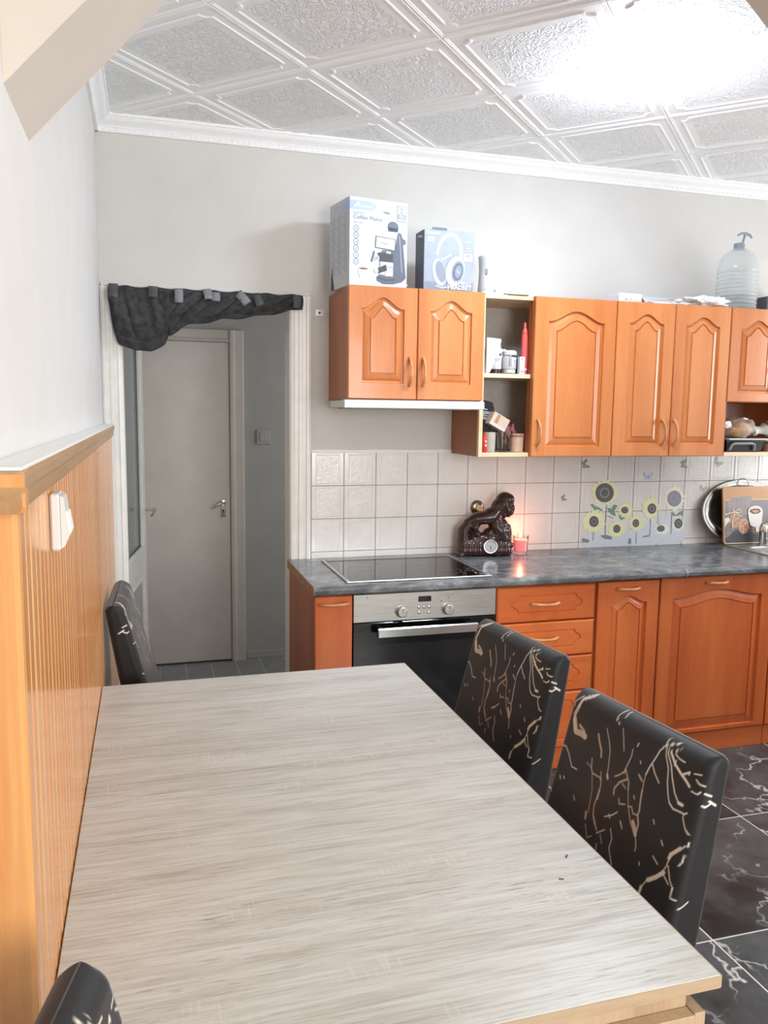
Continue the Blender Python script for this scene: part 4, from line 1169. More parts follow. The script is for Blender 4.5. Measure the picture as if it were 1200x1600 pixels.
# ceiling lamp: an opal bowl hung a little below its base plate
LC = (.918, -1.080)
lm = thing('ceiling_lamp', 'round glowing opal glass lamp on the ceiling', 'lamp', (LC[0], LC[1], ZC))
G().lathe([(.060, 0), (.061, -.010), (.050, -.014), (.0005, -.0145)], (LC[0], LC[1], ZC - .0055), 40).build('base_plate', 'white', lm)
G().lathe([(.0008, -.0205), (.060, -.0190), (.146, -.0160), (.146, -.0185), (.0008, -.0222)], (LC[0], LC[1], ZC - .0055), 48, cap=False).build('uplight_baffle', 'white', lm)  # opaque disc added over the bowl to cut its glow on the ceiling
pr = [(.145, -.0192), (.151, -.0188), (.158, -.0195), (.160, -.024)]
pr += [(.160 * math.cos(a), -.026 - .066 * math.sin(a)) for a in [math.pi / 2 * k / 12 for k in range(1, 12)]] + [(.0008, -.092)]
G().lathe(pr, (LC[0], LC[1], ZC - .0055), 56, cap=False).build('shade', 'lamp', lm, sharp=60)

# ---------------------------------------------------------------- things on top of the upper cabinets
TOPZ = UZ1 + .0006
# coffee maker carton
bw, bh, bd = .258, .342, .200
bx = thing('coffee_maker_box', 'white coffee maker carton with a printed picture of the machine', 'box', (.086, -.332, TOPZ), R(10))
def lbx(w_, d_, h_, side, t, m0, name='carton', b=.001):
    g = G(); g.use(m0); g.box(0, w_, 0, d_, 0, h_, b)
    return g.build(name, None, t, world=False)
lbx(bw, bd, bh, None, bx, 'card')
g = G(); g.use('cardside'); g.P = lambda u, v, l: (-.0004 * l, u, v)
g.poly([(0.002, .002), (bd - .002, .002), (bd - .002, bh - .002), (.002, bh - .002)], 1)
g.use('blueprint'); g.poly([(.0, bh - .050), (.075, bh - .050), (.075, bh - .016), (.0, bh - .016)], 2)
g.use('inkmid')
for c in range(3):
    for k in range(22):
        g.poly([(.022 + c * .060, .06 + k * .0105), (.022 + c * .060 + .030 + .010 * ((k * 7 + c * 3) % 3), .06 + k * .0105), (.022 + c * .060 + .030 + .010 * ((k * 7 + c * 3) % 3), .0635 + k * .0105), (.022 + c * .060, .0635 + k * .0105)], 2)
g.use('dark'); g.poly([(.150, .0), (.190, .0), (.186, .05), (.172, .10), (.166, .05)], 2)
g.build('side_print', None, bx, world=False, recalc=False)
def cu(px, py):
    u = (px - 120) / 440; top = 55 + 40 * u; bot = 705 + 22 * u
    return (u * bw, (1 - (py - top) / (bot - top)) * bh)
def cp(*pts): return [cu(*p) for p in pts]
g = G()
g.use('ltblueprint'); g.poly(cp((355, 305), (448, 200), (478, 165), (552, 178), (556, 255), (490, 315), (470, 310)), 1)
g.use('blueprint'); g.poly(cp((120, 82), (285, 97), (308, 106), (320, 124), (312, 146), (290, 156), (120, 146)), 2)
g.use('white'); g.poly(cp((150, 130), (180, 95), (190, 96), (160, 136)), 3); g.poly(cp((178, 118), (186, 97), (194, 98), (192, 134), (182, 134)), 3)
u0, v0 = cu(196, 134); g.text('inemart', u0, v0, .0175, 3, bold=.0001, shear=.12)
g.use('inkmid'); u0, v0 = cu(146, 180); g.text('Espresso', u0, v0, .0142, 2, sx=1.02)
g.use('midblue'); u0, v0 = cu(146, 216); g.text('Coffee Maker', u0, v0, .0222, 2, bold=0, sx=1.06)
g.use('inkgrey'); u0, v0 = cu(146, 247); g.text('Made in Italy', u0, v0, .0072, 2, bold=0, sx=1.15)
u0, v0 = cu(368, 176); g.text('14506', u0, v0, .0135, 2, bold=.0002, sx=.9)
g.use('inklight'); g.poly(cp((360, 138), (428, 144), (428, 150), (360, 144)), 2); g.poly(cp((384, 190), (422, 194), (422, 199), (384, 195)), 2)
for py in (288, 337, 385, 432, 482, 530):
    cx, cy = cu(168, py)
    g.use('midblue'); g.stroke([(cx + .0105 * math.cos(k * math.pi / 14), cy + .0115 * math.sin(k * math.pi / 14)) for k in range(28)], .0021, 2, True)
    g.stroke([(cx - .004, cy - .001), (cx - .001, cy - .004), (cx + .005, cy + .004)], .002, 2)
    g.use('inklight')
    for q, ln in ((-6, 60), (7, 42 + (py * 7) % 40)):
        g.poly(cp((200, py + q), (200 + ln, py + q + 4), (200 + ln, py + q + 9), (200, py + q + 5)), 2)
# two year mark
g.use('inkmid'); g.poly(cp((474, 113), (552, 123), (549, 238), (474, 228)), 2); g.use('card'); g.poly(cp((480, 120), (546, 128), (545, 182), (480, 175)), 3)
g.poly(cp((480, 210), (545, 217), (544, 230), (480, 223)), 3)
g.use('inkmid'); u0, v0 = cu(511, 172); g.text('2', u0, v0, .031, 4, 'CENTER', .0006, 1.1)
g.use('card'); u0, v0 = cu(512, 208); g.text('\u00c9V', u0, v0, .016, 4, 'CENTER', .0006, 1.2)
g.use('inkmid'); u0, v0 = cu(512, 226); g.text('GARANCIA', u0, v0, .0066, 4, 'CENTER', .00005, 1.1)
# picture of the machine
g.use('inklight'); g.ell(*cu(430, 685), .082, .008, 2)
g.use('inkgrey')
g.poly(cp((485, 305), (512, 318), (522, 350), (552, 640), (520, 672), (450, 690), (372, 690), (328, 668), (322, 640), (345, 618), (450, 632), (452, 530), (345, 522), (345, 490), (360, 440), (465, 440)), 3)
g.poly(cp((518, 350), (545, 362), (548, 394), (526, 398)), 3); g.ell(*cu(447, 268), .0245, .0205, 3); g.poly(cp((406, 272), (488, 280), (485, 310), (410, 304)), 3)
g.poly(cp((298, 448), (312, 452), (292, 530), (277, 526)), 3)
g.use('inklight'); g.poly(cp((318, 338), (352, 300), (488, 308), (468, 360)), 4); g.use('dark'); g.poly(cp((316, 337), (470, 357), (466, 447), (310, 424)), 4)
g.use('card'); g.poly(cp((321, 343), (463, 361), (460, 440), (316, 419)), 5)
g.use('dark'); g.stroke(cp((356, 394), (370, 380), (374, 392), (410, 397)), .002, 6)
g.use('lgrey'); g.poly(cp((345, 440), (362, 442), (362, 470), (345, 468)), 4); g.poly(cp((398, 446), (432, 450), (430, 482), (396, 478)), 4)
g.use('dark'); g.poly(cp((330, 462), (352, 456), (450, 470), (448, 522), (345, 524)), 5)
g.use('lgrey'); g.ell(*cu(326, 500), .0105, .0115, 6); g.use('inkmid'); g.ell(*cu(326, 500), .006, .0065, 7)
g.use('lgrey'); g.poly(cp((392, 532), (452, 536), (448, 632), (388, 630)), 5); g.use('inkmid'); g.poly(cp((400, 560), (448, 563), (447, 570), (400, 567)), 6); g.poly(cp((346, 520), (356, 520), (352, 618), (342, 610)), 5)
g.use('dark'); g.poly(cp((322, 578), (395, 545), (404, 590), (335, 612)), 6); g.use('lgrey'); g.ell(*cu(322, 592), .009, .010, 7)
g.use('dark'); g.stroke(cp((335, 640), (390, 660), (470, 655)), .0035, 4)
g.use('inkmid'); g.stroke(cp((497, 330), (520, 600)), .004, 4)
# cup in the corner
g.use('inklight'); g.ell(*cu(228, 668), .034, .0055, 3); g.use('inkcup'); g.ell(*cu(228, 662), .030, .006, 4)
g.poly(cp((186, 580), (262, 584), (260, 625), (242, 655), (208, 655), (190, 625)), 5); g.stroke(cp((260, 592), (282, 594), (284, 615), (258, 630)), .004, 4)
g.use('inkmid'); g.ell(*cu(225, 581), .0215, .0045, 6); g.use('brownedge'); g.ell(*cu(225, 580), .016, .003, 7)
g.build('front_print', None, bx, world=False, recalc=False)

# headset carton
hw_, hh_, hd_ = .2235, .2460, .100
hx = thing('headset_box', 'grey-blue gaming headset carton with a hanging tab', 'box', (.409, -.3005, TOPZ), R(2))
g = G(); g.use('navybox'); g.box(0, hw_, 0, hd_, 0, hh_, .001); g.build('carton', None, hx, world=False)
g = G(); g.use('navyside'); g.P = lambda u, v, l: (-.0004 * l, u, v); g.poly([(.001, .001), (hd_ - .001, .001), (hd_ - .001, hh_ - .001), (.001, hh_ - .001)])
g.use('lgrey'); g.poly([(.02, .006), (.075, .006), (.075, .014), (.02, .014)], 2); g.poly([(.02, hh_ - .03), (.075, hh_ - .020), (.075, hh_ - .012), (.02, hh_ - .022)], 2)
g.build('side_print', None, hx, world=False, recalc=False)
g = G(); g.prism([(.052, 0), (.122, 0), (.120, .019), (.116, .022), (.056, .022), (.054, .019)], .050, .052, 'y'); g.T = None
g.v = [(x, y, z + hh_ + .0002) for x, y, z in g.v]; g.build('hang_tab', 'navyside', hx, world=False)
def hu(px, py):
    u = (px - 660) / 365; top = 285 + 25 * u; bot = 728 + 18 * u
    return (u * hw_, (1 - (py - top) / (bot - top)) * hh_)
def hp_(*pts): return [hu(*p) for p in pts]
g = G()
g.use('hs_mid'); g.poly(hp_((660, 660), (1023, 670), (1022, 745), (660, 727)), 1)
g.use('hs_light')
g.stroke(hp_((752, 470), (765, 410), (785, 365), (815, 335), (850, 322), (885, 335), (912, 370), (928, 420), (930, 520)), [.012, .014, .015, .016, .016, .017, .018, .018, .014], 2)
g.stroke(hp_((785, 490), (800, 500), (830, 480), (860, 465)), .008, 2)
g.ell(*hu(772, 595), .030, .056, 3, rot=.22); g.use('hs_mid'); g.ell(*hu(782, 590), .021, .044, 4, rot=.25)
g.use('hs_light'); g.ell(*hu(888, 588), .042, .062, 5, rot=-.25); g.use('lgrey'); g.ell(*hu(880, 590), .036, .055, 6, rot=-.25); g.use('hs_mid'); g.ell(*hu(905, 590), .027, .045, 7, rot=-.2)
g.use('inkgrey'); g.ell(*hu(907, 590), .021, .036, 8, rot=-.2); g.use('hs_mid'); g.ell(*hu(909, 590), .015, .027, 9, rot=-.2)
g.use('lgrey'); g.stroke(hp_((901, 575), (903, 600), (912, 585), (914, 606)), .0035, 10)
g.use('hs_light'); g.stroke(hp_((745, 692), (790, 706), (850, 700)), .006, 5)
g.use('white'); cx, cy = hu(683, 307); g.stroke([(cx + .0065 * math.cos(k * math.pi / 8), cy + .0065 * math.sin(k * math.pi / 8)) for k in range(16)], .0028, 3, True)
u0, v0 = hu(700, 318); g.text('nacon', u0, v0, .0190, 3, bold=.0004, sx=1.0)
g.poly(hp_((684, 340), (730, 343), (730, 375), (684, 372)), 3); g.poly(hp_((950, 457), (1014, 461), (1013, 518), (950, 514)), 3)
g.use('inkgrey'); u0, v0 = hu(981, 486); g.text('PC', u0, v0, .0145, 4, 'CENTER', .0006); g.use('inkmid'); g.poly(hp_((692, 352), (722, 354), (722, 362), (692, 360)), 4)
for k in range(3): g.poly(hp_((958, 494 + k * 7), (1004, 497 + k * 7), (1004, 499 + k * 7), (958, 496 + k * 7)), 4)
g.use('inklight'); g.poly(hp_((952, 374), (1004, 378), (1004, 382), (952, 378)), 4); g.poly(hp_((968, 418), (996, 420), (996, 430), (968, 428)), 4); g.poly(hp_((955, 440), (1006, 443), (1006, 448), (955, 445)), 4)
g.use('white'); u0, v0 = hu(1007, 692); g.text('GAMING', u0, v0, .0220, 12, 'RIGHT', 0, 1.08); u0, v0 = hu(1007, 724); g.text('HEADSET', u0, v0, .0245, 12, 'RIGHT', .0007, 1.05)
g.build('front_print', None, hx, world=False, recalc=False)

# white speaker-like cylinder
rc = thing('white_canister', 'white tapered canister with a small emblem beside the headset carton', 'canister', (.733, -.215, TOPZ))
G().lathe([(.040, 0), (.0455, .002), (.0465, .012), (.0425, .060), (.0405, .110), (.0430, .152), (.0455, .166), (.044, .170), (.040, .1705), (.038, .164), (.001, .163)], (.733, -.215, TOPZ), 36, cap=True).build('body', 'pvc', rc, sharp=50)
g = G(); T = Matrix.Translation((.733, -.215, TOPZ + .100)) @ Matrix.Rotation(R(-35), 4, 'Z'); g.T = T; g.P = lambda u, v, l: (u, -.0412 - .0002 * l, v)
g.use('inkgrey'); g.ell(0, 0, .0055, .0135, 2); g.use('card'); g.ell(0, .001, .0026, .008, 4); g.build('emblem', None, rc, recalc=False)
g = G(); g.tube([(.690, -.262, TOPZ + .010), (.700, -.268, TOPZ + .016), (.716, -.270, TOPZ + .016), (.728, -.268, TOPZ + .010), (.735, -.262, TOPZ + .006)], .0058, 8, cap=True); g.build('cable_loop', 'pvc', rc)
ad = thing('white_adapter', 'small white wedge-shaped adapter on the shelf edge beside the canister', 'adapter', (.715, -.300, TOPZ))
g = G(); g.prism([(.664, TOPZ), (.760, TOPZ), (.757, TOPZ + .010), (.735, TOPZ + .024), (.708, TOPZ + .028), (.680, TOPZ + .012), (.664, TOPZ + .006)], -.312, -.278, 'y'); g.build('body', 'pvc', ad)
g = G(); g.lathe([(.006, 0), (.006, .002)], (.722, -.312, TOPZ + .014), 12, 'y'); g.build('socket_hole', 'grey', ad)
# flattened card on the open shelf
fc = thing('flat_card', 'flat folded card with a brown edge lying over the open shelf', 'card', (.82, -.26, TOPZ))
g = G(); g.T = Matrix.Translation((.770, -.322, TOPZ)) @ Matrix.Rotation(R(1), 4, 'Y'); g.box(0, .108, 0, .18, .004, .0065); g.build('sheet', 'paper', fc)
g = G(); g.T = Matrix.Translation((.785, -.325, TOPZ)); g.box(0, .090, 0, .17, 0, .0036); g.build('underside', 'brownedge', fc, label='brown card layer')
# papers, flat boxes, bag
def paper_stack(name, label, x, y, rz, w_, d_, n, seed):
    t = thing(name, label, 'paper', (x, y, TOPZ), rz); rg = random.Random(seed)
    for k in range(n):
        a = rg.uniform(-.012, .012); g = G()
        g.T = Matrix.Translation((a, rg.uniform(-.008, .008), k * .0022)) @ Matrix.Rotation(rg.uniform(-.06, .06), 4, 'Z')
        vs = []; fs = []; nx = 10
        for i in range(nx + 1):
            zc_ = .0003 + .003 * max(0, (i / nx - .7)) * (k + 1)
            for j in (0, 1): vs += [(w_ * i / nx, d_ * j, zc_), (w_ * i / nx, d_ * j, zc_ + .0016)]
        for i in range(nx):
            b = i * 4; fs += [(b, b + 4, b + 6, b + 2), (b + 1, b + 3, b + 7, b + 5), (b, b + 1, b + 5, b + 4), (b + 2, b + 6, b + 7, b + 3)]
        fs += [(0, 2, 3, 1), (nx * 4, nx * 4 + 1, nx * 4 + 3, nx * 4 + 2)]
        g.add(vs, fs); g.build('sheet', 'paper', t, world=False)
    return t
paper_stack('paper_pile', 'thin loose papers lying on the wide-door wall cabinet', .98, -.27, R(3), .26, .20, 4, 3)
f1 = thing('small_white_box', 'small white carton with an open flap on top of the double cabinet', 'box', (1.325, -.305, TOPZ), R(6))
G().box(0, .125, 0, .10, 0, .040, .001).build('carton', 'card', f1, world=False)
g = G(); g.P = lambda u, v, l: (u, -.0004 * l, v); g.use('inkmid'); g.poly([(.03, .010), (.045, .010), (.045, .016), (.03, .016)]); g.poly([(.06, .010), (.066, .010), (.066, .020), (.06, .020)]); g.build('front_print', None, f1, world=False, recalc=False, kind='stuff')
g = G(); g.prism([(.1255, .036), (.1255, .039), (.145, .022), (.158, .006), (.156, .004)], .01, .09, 'y'); g.build('flap', 'card', f1, world=False)
paper_stack('paper_pile', 'folded white papers between the two flat white cartons', 1.495, -.30, R(-2), .125, .145, 5, 8)
f2 = thing('flat_white_box', 'flat white carton with faint print on top of the double cabinet', 'box', (1.560, -.135, TOPZ), R(-1))
G().box(0, .225, 0, .12, 0, .055, .001).build('carton', 'card', f2, world=False)
g = G(); g.P = lambda u, v, l: (u, -.0004 * l, v); g.use('inkmid')
for a, b, c, d_ in ((.085, .090, .038, .041), (.14, .20, .046, .050), (.012, .03, .030, .033), (.012, .024, .012, .016)): g.poly([(a, c), (b, c), (b, d_), (a, d_)])
g.build('front_print', None, f2, world=False, recalc=False, kind='stuff')
# crumpled plastic bag, a bit over the front edge
def crumple(cx, cy, cz, rx, ry, rz, seed, amp=.25, n=40, m=22, zmin=None):
    from mathutils import noise
    rs = []
    for i in range(m + 1):
        t = math.pi * (i + .05) / (m + .1); r = []
        for k in range(n):
            a = 2 * math.pi * k / n
            d = Vector((math.sin(t) * math.cos(a), math.sin(t) * math.sin(a), -math.cos(t)))
            q = d * 2.1 + Vector((seed, seed * .7, 0))
            f = 1 + amp * (noise.noise(q) + .7 * abs(noise.noise(q * 2.3)) * 1.2 - .3)
            z = cz + rz * d.z * f
            if zmin is not None: z = max(z, zmin + .0004 * (i % 2))
            r.append((cx + rx * d.x * f, cy + ry * d.y * f, z))
        rs.append(r)
    return rs
g = G(); g.rings(crumple(1.795, -.262, TOPZ + .022, .135, .070, .030, 3.3, .5, 56, 26, TOPZ + .0006), True); bgp = g.build('plastic_bag', 'paper', None, label='crumpled white plastic bag lying over the edge of the cabinet beside the big bottle', cat='bag', sharp=25)
# five litre bottle with a pump top
cb_ = thing('water_bottle', 'large clear plastic water bottle with a grey cap and curved handle', 'bottle', (2.055, -.165, TOPZ))
pr = [(.070, 0), (.088, .003), (.092, .012)]
z = .014
for k in range(9):
    pr += [(.0935, z + .002), (.0945, z + .008), (.0935, z + .014), (.0905, z + .0175)]; z += .0185
pr += [(.0925, z), (.094, z + .02), (.091, z + .045), (.080, z + .075), (.062, z + .098), (.042, z + .112), (.026, z + .120), (.022, z + .124), (.022, z + .134)]
zt_ = z + .134
BC = (2.055, -.165, TOPZ)
G().lathe(pr, BC, 40, cap=False).build('shell', 'pet', cb_, sharp=60)
G().lathe([(.0005, .004), (.085, .006), (.089, .014), (.089, .075), (.0005, .0752)], BC, 32).build('water', seeglass('water_clear', 'e6eeee', .82, .05, 'd5dedf'), cb_)
capm = plain('blue_grey_cap', '8b95a3', .4)
G().lathe([(.0245, 0), (.0250, .002), (.0250, .026), (.023, .029), (.0005, .0295)], (BC[0], BC[1], BC[2] + zt_ - .018), 28).build('cap', capm, cb_)
zz0 = BC[2] + zt_ + .008
G().tube([(BC[0] + .014, BC[1], zz0), (BC[0] + .022, BC[1], zz0 + .018), (BC[0] + .030, BC[1], zz0 + .048)], [.006, .0055, .006], 10).build('handle_stem', capm, cb_)
G().tube([(BC[0] - .012, BC[1], zz0 + .040), (BC[0] + .008, BC[1], zz0 + .050), (BC[0] + .032, BC[1], zz0 + .053), (BC[0] + .056, BC[1], zz0 + .047), (BC[0] + .070, BC[1], zz0 + .034)], [.004, .006, .0065, .006, .004], 10).build('handle_bar', capm, cb_)
dk = thing('dark_box', 'dark edge of a box at the right border, behind the big bottle', 'box', (2.33, -.1, TOPZ))
G().box(2.243, 2.42, -.16, -.02, TOPZ, TOPZ + .09, .002).build('carton', 'navyside', dk)

# ---------------------------------------------------------------- contents of the open shelf
SH = 1.6866   # top of the shelf board
ev = thing('white_envelope', 'white paper envelope leaning at the left of the upper compartment', 'envelope', (.735, -.285, SH))
g = G(); g.use('paper')
g.prism([(.700, SH + .150), (.7635, SH + .146), (.7655, SH + .135), (.748, SH + .088), (.728, SH + .030), (.716, SH + .004), (.704, SH + .0003), (.700, SH + .004)], -.300, -.291, 'y'); g.build('sheet', None, ev)
g = G(); g.prism([(.7640, SH + .145), (.7655, SH + .135), (.748, SH + .088), (.758, SH + .070), (.769, SH + .100)], -.2905, -.287, 'y'); g.build('flap', 'paper', ev)
b_ = thing('brown_bottle', 'brown bottle with a white lettered label and black cap in the upper compartment', 'bottle', (.757, -.262, SH))
C0 = (.757, -.262, SH)
G().lathe([(.024, 0), (.0265, .003), (.0265, .078), (.022, .088), (.013, .094), (.012, .100), (.0005, .1005)], C0, 28).build('body', 'brownglass', b_)
G().lathe([(.0268, .020), (.0270, .0205), (.0270, .0765), (.0268, .077)], C0, 28, cap=False).build('label', 'card', b_)
G().lathe([(.0145, .0965), (.0150, .097), (.0150, .114), (.013, .116), (.0005, .1162)], C0, 20).build('cap', 'black', b_)
def wrap_text(body, c, r, z, size, par, mat, ang=-90, **k):
    g = G()
    def P(u, v, l):
        a = R(ang) + u / r
        return (c[0] + (r + .0002 * l) * math.cos(a), c[1] + (r + .0002 * l) * math.sin(a), c[2] + z + v)
    g.P = P
    g.text(body, 0, 0, size, 2, 'CENTER', **k)
    return g.build('lettering', mat, par, recalc=False)
wrap_text('SODY', C0, .0271, .054, .0165, b_, 'inkgrey', -112, bold=.0002)
wrap_text('50 ml', C0, .0271, .026, .006, b_, 'inkgrey', -105)
j = thing('pill_jar', 'clear jar with white lid and printed label in the upper compartment', 'jar', (.818, -.272, SH)); C0 = (.818, -.272, SH)
G().lathe([(.029, 0), (.0305, .003), (.0305, .012), (.029, .016), (.0305, .020), (.0305, .074), (.026, .080)], C0, 28, cap=False).build('glass', 'glass', j)
G().lathe([(.0005, .0035), (.0285, .0035), (.0285, .070), (.0005, .0705)], C0, 24).build('tablets', 'white', j)
G().lathe([(.0307, .022), (.0309, .0225), (.0309, .071), (.0307, .0715)], C0, 28, cap=False).build('label', 'cardside', j)
G().lathe([(.0312, .0805), (.0318, .081), (.0318, .094), (.026, .100), (.0005, .101)], C0, 28).build('lid', 'pvc', j)
g = G(); g.P = lambda u, v, l: (C0[0] + .0311 * math.cos(R(-105) + u / .031), C0[1] + .0311 * math.sin(R(-105) + u / .031), SH + v)
g.use('brownedge'); g.poly([(-.006, .030), (.004, .030), (.004, .068), (-.006, .068)]); g.use('inkgrey'); g.poly([(.018, .054), (.026, .054), (.026, .058), (.018, .058)]); g.build('label_print', None, j, recalc=False)
k_ = thing('small_medicine_box', 'small upright white medicine box beside the pink bottle', 'box', (.862, -.300, SH))
G().box(.8495, .8745, -.310, -.288, SH, SH + .074, .0008).build('carton', 'card', k_)
g = G(); g.P = lambda u, v, l: (u, -.3103, SH + v); g.use('inkmid'); g.poly([(.857, .062), (.865, .063), (.865, .067), (.857, .066)]); g.poly([(.853, .008), (.871, .008), (.871, .012), (.853, .012)])
g.poly([(.853, .017), (.869, .017), (.869, .019), (.853, .019)]); g.build('front_print', None, k_, recalc=False)
p_ = thing('pink_spray_bottle', 'tall slim pink bottle with pointed top at the right of the upper compartment', 'bottle', (.8845, -.279, SH)); C0 = (.8845, -.279, SH)
G().lathe([(.0125, 0), (.0135, .002), (.0135, .158), (.0115, .170)], C0, 24).build('body', 'pink', p_)
G().lathe([(.0118, .1702), (.0105, .190), (.0060, .196), (.0058, .216), (.0042, .222), (.0005, .223)], C0, 20).build('nozzle', plain('coral_cap', 'e2544c', .35), p_)
G().lathe([(.0137, .018), (.0138, .0185), (.0138, .024), (.0137, .0245)], C0, 24, cap=False).build('band', 'card', p_)
g = G(); g.rings(crumple(.810, -.185, SH + .055, .050, .036, .054, 5.1, .5, 36, 20, SH + .0003), True)
g.build('white_wrapper', 'paper', None, label='crumpled white wrapper behind the jars in the upper compartment', cat='wrapper', sharp=20)
g = G(); g.tube([(.846, -.200, SH + .098), (.852, -.205, SH + .106), (.858, -.204, SH + .102), (.862, -.200, SH + .110)], [.004, .0045, .004, .003], 8); g.build('red_ribbon', 'red', None, label='red curl on the white wrapper in the upper compartment', cat='ribbon')
dg = thing('grey_case', 'dark grey case lying behind the medicine box in the upper compartment', 'case', (.865, -.12, SH))
g = G(); g.T = Matrix.Translation((.915, -.10, SH + .0005)); g.box(-.035, .035, -.05, .05, 0, .075, .010); g.build('body', 'dark', dg)
# lower compartment
LH = UZ0 + .0186
kb = thing('black_carton', 'black carton with a grey label leaning at the left of the lower compartment', 'box', (.715, -.20, LH))
T = Matrix.Translation((.688, -.235, LH + .010)) @ Matrix.Rotation(R(9), 4, 'Y')
g = G(); g.T = T; g.box(0, .055, 0, .06, 0, .190, .001); g.build('carton', 'black', kb)
g = G(); g.T = T; g.prism([(0, .1902), (.055, .1902), (.044, .215), (.010, .218)], .004, .05, 'y'); g.build('top_flap', 'black', kb)
g = G(); g.T = T; g.P = lambda u, v, l: (u, -.0004 * l, v); g.use('inkmid'); g.poly([(.005, .135), (.050, .135), (.050, .172), (.005, .172)]); g.use('dark')
for z in (.146, .156): g.poly([(.010, z), (.044, z), (.044, z + .004), (.010, z + .004)], 2)
g.use('lgrey'); g.poly([(.008, .178), (.022, .178), (.022, .182), (.008, .182)], 2); g.build('label', None, kb, recalc=False)
tc_ = thing('tan_carton', 'small tan carton lying tilted on the glass tumblers', 'box', (.765, -.26, LH + .09))
T = Matrix.Translation((.7215, -.296, LH + .125)) @ Matrix.Rotation(R(28), 4, 'Y')
tanm = plain('tan_card', 'd8c3ae', .6)
g = G(); g.T = T; g.box(0, .082, 0, .05, -.0, .058, .001); g.build('carton', tanm, tc_)
g = G(); g.T = T; g.P = lambda u, v, l: (u, -.0004 * l, v); g.use('card'); g.poly([(0.001, .001), (.081, .001), (.081, .012), (.001, .012)]); g.use('rail'); g.poly([(.018, .016), (.034, .016), (.034, .055), (.018, .055)]); g.build('front_print', None, tc_, recalc=False)
rb_ = thing('red_bottle', 'small red tube with white heart marks at the left of the lower compartment', 'bottle', (.707, -.300, LH)); C0 = (.7005, -.300, LH)
G().lathe([(.0115, 0), (.0125, .002), (.0125, .062), (.010, .068), (.0085, .080), (.0005, .0805)], C0, 22).build('body', 'red', rb_)
def heart(u0, v0, s_): return [(u0 + s_ * .0625 * 16 * math.sin(t) ** 3 / 16 * 16 / 16, v0 + s_ * .0625 * (13 * math.cos(t) - 5 * math.cos(2 * t) - 2 * math.cos(3 * t) - math.cos(4 * t)) / 16) for t in [2 * math.pi * k / 24 for k in range(24)]]
g = G(); g.use('card'); g.P = lambda u, v, l: (C0[0] + .0127 * math.cos(R(-80) + u / .0127), C0[1] + .0127 * math.sin(R(-80) + u / .0127), LH + v)
g.poly(heart(0, .048, .095)); g.poly(heart(0, .030, .095)); g.poly([(-.006, .060), (.006, .060), (.006, .064), (-.006, .064)]); g.build('heart_print', None, rb_, recalc=False)
def tumbler(name, label, c, r, h, mat, fac=8):
    t = thing(name, label, 'glass', c)
    pr = [(r * .86, 0), (r * .90, .003), (r, h), (r - .0022, h), (r * .86 - .002, .012), (.0005, .011)]
    G().lathe(pr, c, fac * 4).build('wall', mat, t, sharp=40)
    return t
dsh = thing('glass_saucer', 'small clear saucer under the tumbler', 'saucer', (.803, -.275, LH))
G().lathe([(.025, 0), (.030, .0012), (.048, .006), (.047, .0068), (.028, .0022), (.0005, .002)], (.806, -.268, LH), 32).build('plate', 'glass', dsh)
tumbler('glass_tumbler', 'clear glass tumbler standing on the saucer in the lower compartment', (.806, -.268, LH + .0026), .038, .088, 'glass')
tumbler('glass_tumbler', 'cloudy glass tumbler behind the red tube in the lower compartment', (.742, -.255, LH + .0003), .029, .086, 'bag')
cp_ = thing('beige_cup', 'matte beige cup at the right of the lower compartment', 'cup', (.868, -.266, LH)); C0 = (.868, -.266, LH)
G().lathe([(.027, 0), (.029, .002), (.0315, .080), (.0300, .080), (.0275, .004), (.0005, .004)], C0, 30).build('body', plain('beige_ceramic', 'c9a88e', .4), cp_)
G().lathe([(.0317, .066), (.0319, .0665), (.0320, .076), (.0318, .0765)], C0, 30, cap=False).build('band', 'pinkwrap', cp_)
g = G(); g.rings(crumple(.866, -.20, LH + .055, .034, .030, .055, 8.2, .45, 36, 20, LH + .0003), True)
g.build('floral_bag', 'pinkwrap', None, label='pinkish floral gift bag behind the beige cup', cat='bag', sharp=20)
g = G(); g.box(.835, .893, -.150, -.110, LH, LH + .150, .002); g.build('brown_packet', plain('brown_packet', '7b4a3c', .5, var=.2), None, label='brown packet at the back right of the lower compartment', cat='packet')

# ---------------------------------------------------------------- right bay
BH = UZ0 + .0184
bt = thing('baking_tin', 'black roasting tin with handles in the bay under the right cabinet', 'tin', (2.07, -.2, BH))
g = G()
def rr4(x0, x1, y0, y1, z): return [(x0, y0, z), (x1, y0, z), (x1, y1, z), (x0, y1, z)]
g.rings([rr4(1.955, 2.150, -.29, -.10, BH), rr4(1.945, 2.160, -.300, -.09, BH + .052), rr4(1.938, 2.167, -.306, -.084, BH + .054), rr4(1.938, 2.167, -.306, -.084, BH + .057), rr4(1.949, 2.156, -.296, -.094, BH + .0565), rr4(1.958, 2.147, -.288, -.102, BH + .004)], True, True, False)
g.build('pan', 'black', bt)
g = G()
g.tube([(1.965, -.300, BH + .010), (1.970, -.309, BH + .034), (1.985, -.310, BH + .040), (2.085, -.310, BH + .040), (2.098, -.309, BH + .034), (2.105, -.300, BH + .008)], .006, 8); g.build('handle', 'grey', bt)
ld = thing('white_tray', 'thin white tray lying on the black roasting tin', 'tray', (2.15, -.2, BH + .058))
G().box(1.953, 2.40, -.308, -.07, BH + .0572, BH + .063, .002).build('plate', 'pvc', ld)
bd_ = thing('bread_bag', 'sliced bread loaf in a clear plastic bag on the white tray', 'bread', (2.06, -.2, BH + .063))
brm = plain('bread_crust', 'b98d5c', .8, var=.2, scale=14)
